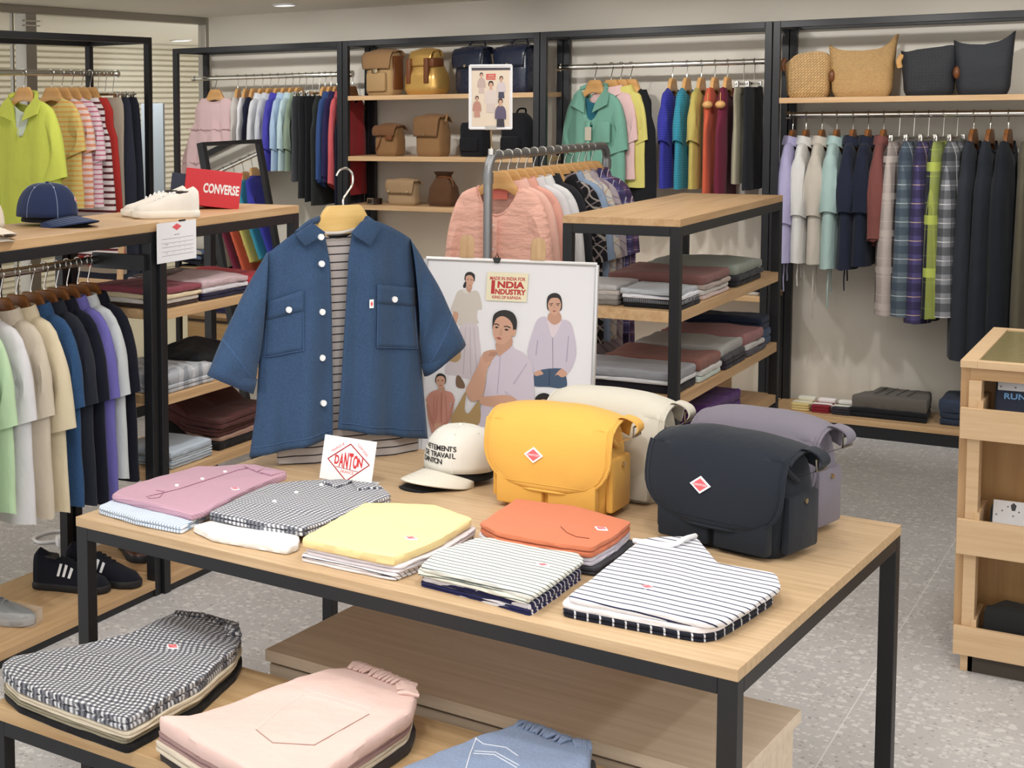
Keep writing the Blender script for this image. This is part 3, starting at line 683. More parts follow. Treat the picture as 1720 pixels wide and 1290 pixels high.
# ---- pipe rack
CO = C('coral', (247, 186, 165), wr=.45, wscale=16, stretch=(1, 1, 2.2))
TP = dict(L=.66, hw=.195, sl=.24, sw=.08, th=.034)
items = [
 (5.23, 'shirt', CO, 'coral crinkled shirt at the front, facing out', dict(L=.70, hw=.21, sl=.32, sw=.08, th=.042, sh=.172, dip=.11, collar=False, neck=.08, spread=.05, ripple=.014)),
 (5.32, 'shirt', C('coral_pale', (246, 192, 174), wr=.4), 'paler coral shirt, second', dict(TP)),
 (5.405, 'shirt', C('coral_deep', (242, 174, 154), wr=.4), 'deeper coral shirt, third', dict(TP)),
 (5.49, 'shirt', C('chalk', (226, 224, 228)), 'chalk white shirt', dict(TP, L=.7)),
 (5.575, 'shirt', C('snow', (232, 232, 234)), 'snow white blouse', dict(TP, L=.7)),
 (5.66, 'shirt', C('black_linen', (42, 44, 50)), 'black linen shirt', dict(TP, L=.95)),
 (5.745, 'dress', C('black_dress', (24, 24, 27)), 'long black dress', dict(L=1.0, hw=.21, th=.036)),
 (5.83, 'shirt', C('floral_dark', (34, 32, 36), layers=[((1, 0, 1), .03, .006, (200, 190, 180), .7), ((1, 0, -1), .034, .006, (170, 150, 150), .6)], distort=.09), 'dark floral shirt', dict(TP)),
 (5.91, 'shirt', C('chambray', (150, 174, 206)), 'chambray blue shirt', dict(TP)),
 (5.99, 'shirt', C('floral_cream', (222, 212, 200), layers=[((1, 0, 1), .03, .007, (150, 160, 190), .7), ((1, 0, -1), .036, .006, (200, 160, 130), .6)], distort=.1), 'cream floral shirt', dict(TP)),
 (6.07, 'shirt', C('floral_mauve', (190, 176, 186), layers=[((1, 0, 1), .028, .008, (130, 110, 130), .6)], distort=.1), 'mauve print shirt', dict(TP, L=.85)),
 (6.15, 'shirt', plaid('madras_violet', (106, 98, 158), (60, 52, 96), (220, 214, 230), None, .05), 'violet check shirt', dict(TP)),
 (6.23, 'shirt', plaid('madras_plum', (124, 92, 132), (54, 48, 90), (226, 210, 220), None, .05), 'plum check shirt, last', dict(TP, L=.9)),
]
on_rail('y', PXR, PZR, items, 'on the pipe rail', 'clothes on the pipe rail', 'hangers on the pipe rail', drop=.115, hm=BEECH)
# front details of the coral, lime, jade and blush pieces
def find(start, cat): return [o for o in bpy.data.objects if o.get('label', '').startswith(start) and o.get('category') == cat][0]
def front_details(g, mat, yo, L, lapel=True, placket=True, dip=.14, neck=.075, buttons=0, pocket=None, inner=None):
    if lapel:
        for s in (-1, 1):
            pts = [(s*(neck+.012), -.012, .012), (s*(neck+.045), -.022, -.022), (s*(neck+.05), -yo-.004, -.075), (s*.028, -yo-.006, -dip*.72), (s*(neck*.55), -yo*.8, -dip*.35)]
            MB().prism(pts, (0, -.006, 0)).build('lapel', mat, g)
        MB().tube([(-neck-.012, -.012, .010), (-neck*.8, .02, .026), (0, .032, .03), (neck*.8, .02, .026), (neck+.012, -.012, .010)], .012, 8).build('collar_roll', mat, g)
    if placket:
        n = 10
        MB().grid(lambda u, v: (lerp(-.016, .016, u), -yo-.010-.003*math.sin(v*9), -dip-.0-(L-dip-.02)*v), 2, n).build('placket', mat, g, solid=.004)
    for i in range(buttons):
        MB().cyl((0, -yo-.012, -dip-.03-i*.085), (0, -yo-.017, -dip-.03-i*.085), .0055).build('button', WHITEP, g)
    if pocket:
        x0, x1, z0, z1 = pocket
        MB().box(x0, x1, -yo-.016, -yo-.006, z0, z1).build('chest_pocket', mat, g, bevel=.004)
    if inner:
        MB().grid(lambda u, v: (lerp(-.062, .062, u)*(1-.75*v), -.004-yo*.75*v, -.03-.035*math.sin(PI*u)*(1-v)-(dip+.01)*v*.95), 10, 8).build('inner_tee', inner, g, solid=.003)
g = find('lime pullover', 'shirt'); front_details(g, C('lime', 0), .047, .66, dip=.15, placket=False, inner=C('pale_mint_inner', (214, 226, 210)))
MB().tube([(0, -.05, -.15), (.004, -.055, -.19)], .0025, 6).build('neck_tie', C('lime', 0), g)
g = find('jade open', 'shirt'); front_details(g, C('jade', 0), .037, .62, dip=.16, placket=True, pocket=(.06, .15, -.27, -.16), inner=C('teal_inner', (22, 104, 122), layers=[((0, 0, 1), .012, .003, (14, 80, 100), 1)]))
MB().box(-.012, .03, -.055, -.053, -.26, -.19).build('swing_tag', plain('kraft_tag', (196, 186, 168), .7), g)
g = find('coral crinkled', 'shirt'); front_details(g, CO, .044, .72, lapel=False, dip=.115, neck=.08, buttons=6)
MB().box(-.028, .028, .012, .016, -.05, -.012).build('neck_label', plain('woven_label', (222, 120, 104), .7), g)
g = find('blush pink', 'dress')
for z, w in ((-.19, .20), (-.40, .245)):
    R = [V((w*1.03*sgnpow(math.cos(a), .75), (.040+.006*math.sin(a*34))*sgnpow(math.sin(a), .9)*1.1, z+.003*math.sin(a*40))) for a in [2*PI*k/96 for k in range(96)]]
    MB().tube(R, .004, 5, closed=True).build('gather_seam', C('blush', 0), g)
# ================================================================== folded garments
def resample(poly, n):
    pts = [V((p[0], p[1], 0)) for p in poly]; m_ = len(pts); seg = [(pts[(i+1) % m_]-pts[i]).length for i in range(m_)]; tot = sum(seg); out = []; i = 0; acc = 0
    for k in range(n):
        d = tot*k/n
        while acc+seg[i] < d: acc += seg[i]; i += 1
        out.append(pts[i].lerp(pts[(i+1) % m_], (d-acc)/seg[i]))
    return out
def fold_mesh(poly, h, layers=2, amp=.003, seed=0, rnd_=1, dome=.0, lift=None, n=120, edge=.0):
    """pillow shaped folded cloth over the outline; layered folds show on its sides. Local to (0,0) of poly, base z=0"""
    if sum(poly[i][0]*poly[(i+1) % len(poly)][1]-poly[(i+1) % len(poly)][0]*poly[i][1] for i in range(len(poly))) < 0: poly = poly[::-1]
    P = resample(poly, n)
    for _ in range(rnd_): P = [(P[i-1]+P[i]*2+P[(i+1) % n])/4 for i in range(n)]
    c = sum(P, V())/n
    nr = []
    for i in range(n):
        t = (P[(i+1) % n]-P[i-1]).normalized(); nr.append(V((t.y, -t.x, 0)))
    hh = min(h, .020)
    lv = [(-hh*.25, 0)]
    for k in range(layers):
        z0, z1 = k/layers, (k+1)/layers; dz = z1-z0
        lv += [(-hh*.05, z0+dz*.16), (0, z0+dz*.5), (-hh*.04, z0+dz*.82)]
        if k < layers-1: lv += [(-hh*.32, z1)]
    lv += [(-hh*.22, .95), (-hh*.5, 1.0)]
    def W_(p, k=1): return (amp*noise.noise(V((p.x*7+seed, p.y*7, seed)))*1.4+amp*.5*noise.noise(V((p.x*22, p.y*22, seed+4))))*k
    def top(p, f): return dome*(1-f*f)+(lift(p) if lift else 0)
    rings = []
    for ins, z in lv:
        rings.append([V((P[i].x+nr[i].x*(ins+edge*noise.noise(V((i*.35, z*5, seed)))), P[i].y+nr[i].y*(ins+edge*noise.noise(V((i*.35, z*5, seed)))), z*h+W_(P[i], z)*1.0+top(P[i], 1)*z)) for i in range(n)])
    base = rings[-1]
    for f in (.94, .85, .72, .58, .44, .3, .16, .05):
        R = []
        for i in range(n):
            q = c+(V((base[i].x, base[i].y, 0))-c)*f
            R.append(V((q.x, q.y, h+W_(q)+top(q, f))))
        rings.append(R)
    mb = MB(); mb.loft(rings, True, True); return mb
def rect(cx, cy, w, d, a=0):
    c_, s_ = math.cos(a), math.sin(a)
    return [(cx+x*c_-y*s_, cy+x*s_+y*c_) for x, y in ((-w/2, -d/2), (w/2, -d/2), (w/2, d/2), (-w/2, d/2))]
def cen(poly): return (sum(p[0] for p in poly)/len(poly), sum(p[1] for p in poly)/len(poly))
def stack(poly, z, items, group=None, seed=0, amp=.003, jit=.006, grow=None, lift=None, dome=.002):
    """items bottom to top: (name, category, material, height, layers, label)"""
    out = []; cx, cy = cen(poly)
    for i, (nm, ct, mt, h, ly, lab) in enumerate(items):
        r = random.Random(seed*31+i); k = (grow[i] if grow else 1)*(1+r.uniform(-.02, .015)); dx, dy = r.uniform(-jit, jit), r.uniform(-jit, jit)
        loc = (cx+dx, cy+dy, z+.0005)
        pl = [((x-cx)*k, (y-cy)*k) for x, y in poly]
        o = fold_mesh(pl, h, ly, amp, seed+i*.1, lift=lift, dome=dome, edge=.002).build(nm, mt, None)
        o.location = loc; tag(o, lab, ct, group if len(items) > 1 else None); out.append(o); z += h*.985
        o['ztop'] = z
    return out
def F(nm, c, h, ly, lab, kind='folded_tee', cat='t-shirt'): return (kind, cat, cloth(nm, c) if isinstance(c, tuple) else c, h, ly, lab)

# ---- shelf counter on the left: stacks by shelf
LX = -2.745
def ustack(y0, y1, x0, z, items, g, seed, **k): return stack([(x0, y0), (LX, y0+.0), (LX, y1), (x0, y1)], z, items, g, seed, **k)
g = 'folded tees on the upper shelf of the left counter'
ustack(3.885, 4.125, -3.05, .9375, [
 F('brown_dk', (64, 48, 44), .014, 1, 'dark brown folded tee, bottom of the burgundy topped stack'),
 F('off_white2', (226, 222, 218), .016, 1, 'off white folded tee under the cream one, burgundy topped stack'),
 F('cream2', (226, 206, 168), .017, 1, 'cream folded tee just under the burgundy one'),
 F('burgundy', (146, 66, 80), .022, 1, 'burgundy folded tee topping the stack nearest the size chart')], g, 1, amp=.006)
ustack(4.135, 4.43, -3.07, .9375, [
 F('navy2', (38, 36, 66), .024, 2, 'navy folded tee, bottom of the pale pink topped stack'),
 F('white2', (232, 230, 238), .02, 1, 'white folded tee under the pale pink one on the left counter'),
 F('pale_pink', (206, 178, 184), .022, 1, 'pale pink folded tee topping the middle stack of the left counter')], g, 2, amp=.008)
t_ = [o for o in bpy.data.objects if o.get('label', '').startswith('pale pink folded')][0]
fold_mesh(rect(-.10, -.0, .085, .28), .003, 1, .001, 3, n=48).build('rolled_sleeve', cloth('taupe_fold', (118, 98, 92)), t_).location = (0, 0, .0265)
ustack(4.44, 4.70, -3.10, .9375, [
 F('rust_red', (120, 40, 44), .018, 1, 'dark red folded tee under the bright red one'),
 F('bright_red', (192, 40, 52), .03, 1, 'bright red folded tee at the far end of the left counter shelf')], g, 3, amp=.008)
g = 'folded things on the middle shelf of the left counter'
CAMO = cloth('grey_camo', (176, 180, 188), layers=[((1, .6, 0), .05, .018, (140, 146, 156), .8), ((.4, 1, 0), .07, .02, (206, 208, 212), .7)], distort=.12)
ustack(3.885, 4.20, -3.02, .6555, [
 F('grey_camo_lower', CAMO, .026, 2, 'grey patterned folded shirt, lower of two on the middle left shelf', 'folded_shirt', 'shirt'),
 F('grey_camo_upper', CAMO, .038, 1, 'grey patterned folded shirt, upper of two beside the black bag', 'folded_shirt', 'shirt')], g, 4, amp=.004)
bgm = fold_mesh(rect(0, 0, .22, .30), .075, 1, .006, 5, dome=.05, n=64, rnd_=6).build('pouch_bag', cloth('matte_black', (22, 22, 26), wr=.4), None); bgm.location = (-2.89, 4.30, .656)
tag(bgm, 'puffy black pouch bag on the middle shelf of the left counter', 'bag')
ustack(4.50, 4.72, -3.10, .6555, [F('white3', (226, 226, 230), .03, 2, 'white folded shirt behind the black pouch on the left counter', 'folded_shirt', 'shirt')], None, 6, amp=.008)
g = 'folded trousers on the low shelf of the left counter'
ustack(3.94, 4.19, -2.96, .3965, [
 F('grey_wash', (172, 182, 192), .018, 2, 'grey washed folded jeans, bottom of the pale blue stack', 'folded_trousers', 'trousers'),
 F('pale_wash', (196, 208, 218), .018, 2, 'pale washed folded jeans, second of the pale blue stack', 'folded_trousers', 'trousers'),
 F('ice_wash', (188, 204, 220), .024, 1, 'icy blue folded jeans topping the low left shelf stack', 'folded_trousers', 'trousers')], g, 7, amp=.003)
stack(rect(-3.05, 3.98, .14, .17), .3965, [
 F('taupe_dk', (104, 96, 92), .03, 2, 'dark taupe folded trousers behind the left counter post, lower', 'folded_trousers', 'trousers'),
 F('taupe_lt', (126, 118, 114), .045, 2, 'taupe folded trousers behind the left counter post, upper', 'folded_trousers', 'trousers')], g, 8)
OXB = cloth('oxblood', (92, 50, 48), wr=.5)
stack([(-3.03, 4.27), (-2.76, 4.25), (-2.76, 4.62), (-2.98, 4.66)], .3965, [
 F('black_tr', (26, 24, 26), .03, 1, 'black folded trousers, bottom of the dark red trouser stack', 'folded_trousers', 'trousers'),
 F('tan_tr', (168, 130, 112), .016, 1, 'tan folded trousers near the bottom of the dark red trouser stack', 'folded_trousers', 'trousers'),
 F('oxblood_lo', OXB, .03, 2, 'dark red folded trousers, lower, on the low shelf of the left counter', 'folded_trousers', 'trousers'),
 F('oxblood_hi', OXB, .036, 2, 'dark red folded trousers with gathered waist, topmost on the low left shelf', 'folded_trousers', 'trousers')], g, 9, amp=.009, lift=lambda p: .055*max(0, min(1, (-.02-p.x)/.10))**1.0)

# ---- middle shelf unit
KX = -1.375
def mstack(x0, x1, y0, y1, z, items, g, seed, **k): return stack([(x0, y0), (x1, y0), (x1, y1), (x0, y1)], z, items, g, seed, **k)
KN = dict(kind='folded_knit', cat='knit top')
g = 'folded knits on the upper shelf of the middle unit'
Z1, Z2, Z3 = .9225, .6475, .4405
mstack(-1.735, -1.575, 4.83, 5.06, Z1, [F('stone1', (126, 122, 120), .016, 1, 'dark stone folded knit, bottom of the upper shelf stack nearest the poster', **KN), F('stone2', (158, 154, 152), .016, 1, 'mid stone folded knit, second from bottom nearest the poster', **KN), F('stone3', (196, 186, 180), .016, 1, 'beige stone folded knit, second from top nearest the poster', **KN), F('stone4', (190, 188, 190), .018, 1, 'pale grey folded knit topping the upper shelf stack nearest the poster', **KN)], g, 11)
mstack(-1.565, KX, 4.82, 5.04, Z1, [F('jet2', (26, 26, 30), .014, 1, 'black folded tee, bottom of the stack by the front post', **KN), F('rib_dark', cloth('rib_dark_c', (60, 62, 70), layers=[((1, 0, 0), .006, .003, (150, 152, 158), .6)]), .016, 1, 'ribbed dark grey folded tee in the stack by the front post', **KN), F('white4', (230, 232, 242), .014, 1, 'white folded tee in the stack by the front post', **KN), F('fog', (182, 188, 196), .016, 1, 'fog grey folded tee topping the stack by the front post', **KN)], g, 12, amp=.005)
mstack(-1.70, KX, 5.10, 5.42, Z1, [F('blossom', (222, 200, 198), .016, 1, 'blossom white folded knit under the mauve stack, bottom', **KN), F('pearl2', (214, 210, 208), .018, 1, 'pearl folded knit in the mauve topped stack', **KN), F('greige', (176, 160, 152), .018, 1, 'greige folded knit right under the mauve brown one', **KN), F('mauve_brown', (136, 92, 88), .03, 1, 'mauve brown folded knit, topmost in the middle of the upper shelf', **KN)], g, 13, amp=.007)
mstack(-1.70, KX, 5.50, 5.86, Z1, [F('char1', (40, 40, 46), .022, 1, 'charcoal folded knit, lowest under the sage ones', **KN), F('char2', (54, 54, 60), .022, 1, 'charcoal folded knit between charcoal and sage ones', **KN), F('sage2', (142, 150, 140), .034, 1, 'sage grey folded knit topping the far stack of the upper shelf', **KN)], g, 14, amp=.007)
g = 'folded trousers on the middle shelf of the unit'
TRN = dict(kind='folded_trousers', cat='trousers')
mstack(-1.735, KX-.0, 4.81, 5.04, Z2, [F('ink2', (34, 32, 42), .03, 1, 'ink black folded trousers under the grey ones by the front post', **TRN), F('white5', (214, 214, 218), .014, 1, 'white folded trousers under the big grey ones', **TRN), F('cool_grey', (152, 154, 162), .03, 1, 'cool grey folded trousers spread at the front of the unit', **TRN)], g, 15, amp=.004)
mstack(-1.70, KX, 5.07, 5.32, Z2, [F('mintw', (206, 222, 216), .02, 1, 'mint white folded trousers under the brick brown ones', **TRN), F('chalk2', (206, 206, 204), .02, 1, 'chalk grey folded trousers under the brick brown ones', **TRN), F('brick', (140, 92, 82), .036, 1, 'brick brown folded trousers on the middle shelf', **TRN)], g, 16, amp=.007)
mstack(-1.68, KX, 5.35, 5.62, Z2, [F('blackberry', (46, 40, 52), .03, 2, 'blackberry folded trousers, bottom under the light grey ones', **TRN), F('ash2', (74, 72, 78), .016, 1, 'ash folded trousers, middle under the light grey ones', **TRN), F('lightgrey2', (168, 168, 166), .034, 1, 'light grey folded trousers on the middle shelf', **TRN)], g, 17, amp=.007)
mstack(-1.68, KX, 5.66, 5.92, Z2, [F('thunder', (84, 80, 90), .022, 1, 'thunder grey folded trousers, bottom under the dusty rose ones', **TRN), F('pale3', (200, 200, 198), .02, 1, 'pale grey folded trousers under the dusty rose ones', **TRN), F('dusty_rose', (164, 112, 114), .04, 1, 'dusty rose folded trousers on the middle shelf', **TRN)], g, 18, amp=.007)
mstack(-1.68, KX-.01, 5.94, 6.07, Z2, [F('mid_denim', (62, 84, 118), .06, 2, 'mid blue folded jeans at the far end of the middle shelf', **TRN), F('dark_denim', (38, 48, 72), .05, 2, 'dark blue folded jeans, topmost at the far end of the middle shelf', **TRN)], g, 19, amp=.008)
g = 'folded knits on the lowest shelf of the middle unit'
mstack(-1.50, KX+.02, 5.12, 5.36, Z3, [F('olive2', (110, 112, 66), .036, 2, 'olive folded knit under the purple one', **KN)], None, 20, amp=.004)
mstack(-1.51, KX+.005, 5.16, 5.58, Z3+.0365, [F('purple', (84, 44, 112), .07, 2, 'purple folded knit on the lowest shelf of the middle unit', **KN)], None, 21, amp=.01)

# ---- plinth of the right bay and shelf of the third bay
PB = .0855
p = dict(kind='folded_trousers', cat='trousers')
stack([(-1.39, 7.60), (-1.055, 7.60), (-1.075, 7.86), (-1.31, 7.86)], PB, [F('noir', (30, 32, 38), .045, 2, 'black folded trousers under the grey brown ones on the plinth', **p), F('umber', (104, 98, 92), .06, 1, 'grey brown folded trousers with pleats on the plinth', **p)], 'folded trousers on the plinth', 22, amp=.006, grow=[1, .96])
t_ = [o for o in bpy.data.objects if o.get('label', '').startswith('grey brown folded')][0]
for k in range(4):
    x = -.07+k*.045
    MB().tube([(x-.015, -.06, .064), (x, .02, .068), (x+.012, .09, .066)], .003, 6).build('pleat', cloth('umber', 0), t_)
stack(rect(-.86, 7.73, .30, .24), PB, [F('ocean', (48, 60, 80), .06, 2, 'dark blue folded jeans on the plinth beside the cabinet, lower', **p), F('ocean_hi', (56, 68, 90), .06, 1, 'dark blue folded jeans on the plinth beside the cabinet, upper', **p)], 'folded trousers on the plinth', 23, amp=.006)
def sock_bundle(x, y, c1, c2, lab, z=PB):
    t = thing('sock_bundle', lab, 'socks', (x, y, z), group='banded sock bundles on the plinth')
    fold_mesh(rect(0, 0, .085, .13), .035, 3, .002, x, n=48, rnd_=4).build('socks', cloth('sock'+lab[:6], c1, wr=.4), t)
    fold_mesh(rect(0, -.005, .09, .045), .0375, 1, .001, x, n=40, rnd_=3).build('paper_band', plain('band'+lab[:6], c2, .7), t)
    fold_mesh(rect(.01, .05, .08, .05), .02, 1, .004, x+1, n=40, rnd_=4).build('cuff', cloth('cuff'+lab[:6], tuple(min(255, int(v*1.05)) for v in c2)), t).location = (0, 0, .034)
sock_bundle(-1.60, 7.66, (226, 204, 130), (228, 226, 210), 'yellow sock bundle with a pale band, leftmost on the plinth')
sock_bundle(-1.51, 7.655, (150, 28, 46), (238, 230, 228), 'red sock bundle with a white band on the plinth')
sock_bundle(-1.42, 7.65, (54, 52, 62), (226, 224, 214), 'charcoal sock bundle with a white band on the plinth')
stack(rect(-1.90, 7.68, .22, .2), .6345, [F('ivory3', (200, 196, 190), .014, 1, 'ivory folded knit on the wall shelf behind the unit, lower', **KN), F('dusk', (52, 46, 58), .03, 2, 'dusk purple folded knit on the wall shelf behind the unit, upper', **KN)], 'folded knits on the wall shelf behind the unit', 24)
# first wall bay: green knit and folded navy
stack(rect(-4.52, 7.66, .5, .2), .6005, [F('emerald', (30, 108, 84), .10, 2, 'emerald green folded knit on the lower wall shelf by the glass', **KN)], None, 25, amp=.012)
stack(rect(-4.85, 7.66, .3, .2), .3255, [F('indigo3', (58, 56, 96), .035, 2, 'indigo folded knit on the lowest wall shelf by the glass', **KN)], None, 26)
stack(rect(-4.42, 7.66, .3, .2), .3255, [F('moss', (70, 88, 60), .05, 2, 'moss green folded knit, lower, lowest wall shelf by the glass', **KN), F('night3', (36, 38, 54), .06, 2, 'night blue folded knit, upper, lowest wall shelf by the glass', **KN)], 'folded knits on the lowest wall shelf', 27)
# ================================================================== things on the display table
def pxpoly(pts, z): return [tuple(PZ(x, y, z)[:2]) for x, y in dens(pts)]
def text_lines(): pass
def patch(parent, o, ux, uy, s, name='diamond_label', k=1.0):
    """white diamond woven label with red print; world coordinates"""
    o = V(o); ux = V(ux).normalized(); uy = V(uy); uy = (uy-ux*uy.dot(ux)).normalized(); n = ux.cross(uy)
    d = lambda q, off: [o+ux*(x*s*q)+uy*(y*s*q*k)+n*off for x, y in ((-.62, 0), (0, -.5), (.62, 0), (0, .5))]
    p_ = MB().prism(d(1, -.001), n*.0022).build(name, PAPER, parent, world=True, smooth=False)
    mb = MB(); mb.prism(d(.74, .0012), n*.0006)
    mb.build('red_print', PINKRED, p_, world=True, smooth=False)
    t = MB(); text_mb(t, 'DANTON', o-uy*s*.055+n*.0019, ux, uy, s*.12, depth=.0002, bold=.01); t.build('lettering', PAPER, p_, world=True, smooth=False)
    return p_
def dens(pts, k=6): return [(lerp(a[0], b[0], i/k), lerp(a[1], b[1], i/k)) for a, b in zip(pts, pts[1:]) for i in range(k)]+[pts[-1]]
UX = V((1, 0, 0)); UY = V((0, 1, 0)); UZ_ = V((0, 0, 1))
def zig(a): return [tuple(p) for p in a]
STR = lambda n, base, line, per, w, d=(0, 1, .5), off=0, dis=.010: cloth(n, base, layers=[(d, per, w, line, 1, off)], distort=dis)
dF = (.065, 1, 1.2); dX = (1, -.065, 0)
def tstack(px, zt, items, group, seed, **k):
    """px outline of the topmost piece, traced at its top height zt"""
    H = sum(i[3]*.985 for i in items)
    return stack(pxpoly(px, zt), zt-H, items, group, seed, **k)
T = TZ
# 1 pink over pale blue stripe
PINKS = cloth('pink_stripe_shirt', (194, 152, 170), layers=[(dF, .0072, .002, (176, 128, 150), .8)], distort=.02, wr=.2)
BLUES = cloth('blue_stripe_shirt', (226, 234, 244), layers=[(dX, .0075, .0032, (150, 178, 210), 1)], distort=.01)
SH = dict(kind='folded_shirt', cat='shirt')
tstack([(160, 851), (178, 842), (265, 812), (360, 792), (450, 800), (328, 872), (303, 886), (230, 872)], T+.018, [F('', BLUES, .0185, 2, 'pale blue striped folded shirt under the pink one on the display table', **SH)], None, 41, amp=.002)
pk = tstack([(190, 829), (205, 821), (262, 802), (330, 783), (415, 779), (486, 795), (430, 814), (350, 856), (324, 863), (255, 846)], T+.036, [F('', PINKS, .018, 1, 'pink striped folded shirt at the left end of the display table', **SH)], None, 42, amp=.003)[0]
zz = T+.040
P3 = lambda x, y, z: PZ(x, y, z)
MB().tube([ST(pk, x, y, .0006) for x, y in dens(((250, 834), (300, 822), (350, 806), (400, 790), (440, 783)))], .0012, 5).build('placket', cloth('pink_seam', (150, 100, 124)), pk, world=True)
for x, y in ((297, 816), (340, 805), (378, 793)): MB().cyl(ST(pk, x, y, -.001), ST(pk, x, y, .003), .005).build('button', WHITEP, pk, world=True)
MB().tube([ST(pk, x, y, .0006) for x, y in dens(((246, 834), (252, 838), (268, 836), (276, 826), (262, 824)))], .0009, 5).build('pocket_seam', cloth('pink_seam', 0), pk, world=True)
def leaves(o, mt, quads):
    for q in quads: MB().prism([ST(o, x, y, .0005) for x, y in q], (0, 0, .005)).build('collar', mt, o, world=True, bevel=.0015)
leaves(pk, PINKS, ([(410, 785), (440, 778), (456, 784), (432, 794)], [(452, 785), (482, 794), (456, 800), (436, 795)]))
patch(pk, ST(pk, 395, 822, .0012), UX, UY, 0.0203)
# 2 gingham over white
GING = cloth('gingham_shirt', (226, 226, 230), layers=[(dX, .010, .005, (30, 38, 62), .72), ((.065, 1, 0), .010, .005, (30, 38, 62), .72)], distort=.025)
tstack([(322, 881), (352, 872), (480, 862), (502, 900), (500, 912), (480, 919), (355, 897)], T+.016, [F('white_fold', (240, 238, 236), .0165, 1, 'thick white folded tee under the gingham shirt on the display table')], None, 43, amp=.003)
gg = tstack([(352, 860), (398, 840), (455, 812), (545, 806), (640, 814), (660, 832), (600, 856), (512, 888), (430, 876)], T+.036, [F('', GING, .0195, 2, 'navy and white gingham folded shirt between the pink and yellow stacks', **SH)], None, 44, amp=.003)[0]
for x, y in ((461, 843), (498, 828), (540, 815)): MB().cyl(ST(gg, x, y, -.001), ST(gg, x, y, .003), .005).build('button', WHITEP, gg, world=True)
leaves(gg, GING, ([(540, 811), (572, 806), (594, 810), (566, 820)], [(590, 810), (626, 815), (642, 821), (600, 824)]))
# 3 yellow stack
YEL = cloth('yellow_tee', (246, 218, 146), wr=.18)
WST = STR('white_narrow_stripe', (232, 226, 228), (70, 66, 84), .0105, .0017, dF, .2)
g = 'folded tees in the yellow topped stack'
yl = tstack([(505, 903), (612, 843), (735, 846), (800, 869), (742, 905), (666, 936), (585, 920)], T+.050, [
 F('', WST, .014, 2, 'white folded tee with thin dark stripes, bottom of the yellow topped stack'),
 F('lilac_white', (226, 218, 224), .015, 2, 'plain off white folded tee between the yellow and thin striped ones'),
 F('', YEL, .022, 1, 'yellow folded tee with a diamond label on the display table')], g, 45, amp=.0025)[-1]
patch(yl, ST(yl, 690, 905, .0012), UX, UY, 0.0232)
# 4 orange stack
ORA = cloth('orange_tee', (212, 116, 74), wr=.2)
g = 'folded tees in the orange topped stack'
og = tstack([(806, 877), (868, 836), (960, 846), (1062, 874), (1030, 900), (996, 919), (900, 905), (835, 893)], T+.058, [
 F('charcoal_tee', (62, 62, 68), .017, 2, 'charcoal folded tee, bottom of the orange topped stack'),
 F('lavender_white', (224, 218, 232), .018, 2, 'lavender white folded tee under the orange one'),
 F('', ORA, .024, 2, 'orange folded tee with a pocket in front of the yellow bag')], g, 46, amp=.0025)[-1]
MB().tube([ST(og, x, y, .0006) for x, y in dens(((942, 885), (952, 895), (968, 902), (990, 905)))], .0009, 5).build('pocket_seam', cloth('orange_seam', (140, 62, 30)), og, world=True)
patch(og, ST(og, 1010, 889, .0012), V((1, -.35, 0)), V((.3, 1, 0)), 0.0261)
# 5 fine striped stack
FST = STR('fine_stripe', (222, 224, 216), (78, 90, 88), .0088, .0019, (.10, 1, 1.6), 0, .010)
NST = STR('navy_white_stripe', (34, 36, 84), (216, 214, 220), .021, .006, (.10, 1, .3))
g = 'folded tees in the fine striped stack'
fs = tstack([(703, 949), (730, 925), (800, 901), (880, 905), (962, 922), (978, 938), (930, 972), (890, 998), (800, 972)], T+.042, [
 F('', NST, .0115, 2, 'navy striped folded tee, bottom of the fine striped stack'),
 F('navy_stripe2', STR('navy_thin_stripe', (28, 30, 72), (206, 204, 212), .017, .004, (.10, 1, .2), .3), .0115, 1, 'navy folded tee with thin white stripes in the fine striped stack'),
 F('', STR('fine_stripe_low', (226, 228, 214), (90, 100, 92), .0088, .0017, (.1, 1, 1.6), .4), .0105, 1, 'ecru fine striped folded tee, second from the top'),
 F('', FST, .0115, 1, 'white fine striped folded tee with a pale red label, topmost')], g, 47, amp=.0022)[-1]
patch(fs, ST(fs, 912, 950, .0012), UX, UY, 0.0203)
# 6 big striped stack
BST = STR('bold_stripe', (226, 226, 232), (34, 42, 78), .0125, .0026, (.10, 1, 1.6), .1, .010)
NV = STR('navy_dot_stripe', (26, 28, 42), (200, 200, 206), .02, .003, (1, .5, 0), .2)
g = 'folded tees in the bold striped stack'
bs = tstack([(945, 1002), (1010, 952), (1068, 906), (1120, 900), (1165, 903), (1200, 945), (1298, 962), (1306, 984), (1262, 1012), (1215, 1040), (1186, 1046), (1060, 1024)], T+.037, [
 F('', NV, .0135, 2, 'dark navy folded tee, bottom of the bold striped stack'),
 F('white_under', (236, 232, 236), .0115, 1, 'white folded tee under the bold striped one'),
 F('', BST, .0135, 1, 'white folded tee with navy stripes at the right front of the table')], g, 48, amp=.0022)[-1]
MB().tube(smooth_path([P3(1064, 908, T+.038), P3(1098, 912, T+.041), P3(1130, 915, T+.043), P3(1150, 905, T+.050), P3(1168, 900, T+.042)], 5), .005, 8).build('neckband', cloth('white_rib', (240, 240, 244)), bs, world=True)
patch(bs, ST(bs, 1087, 987, .0012), UX, UY, 0.0232)

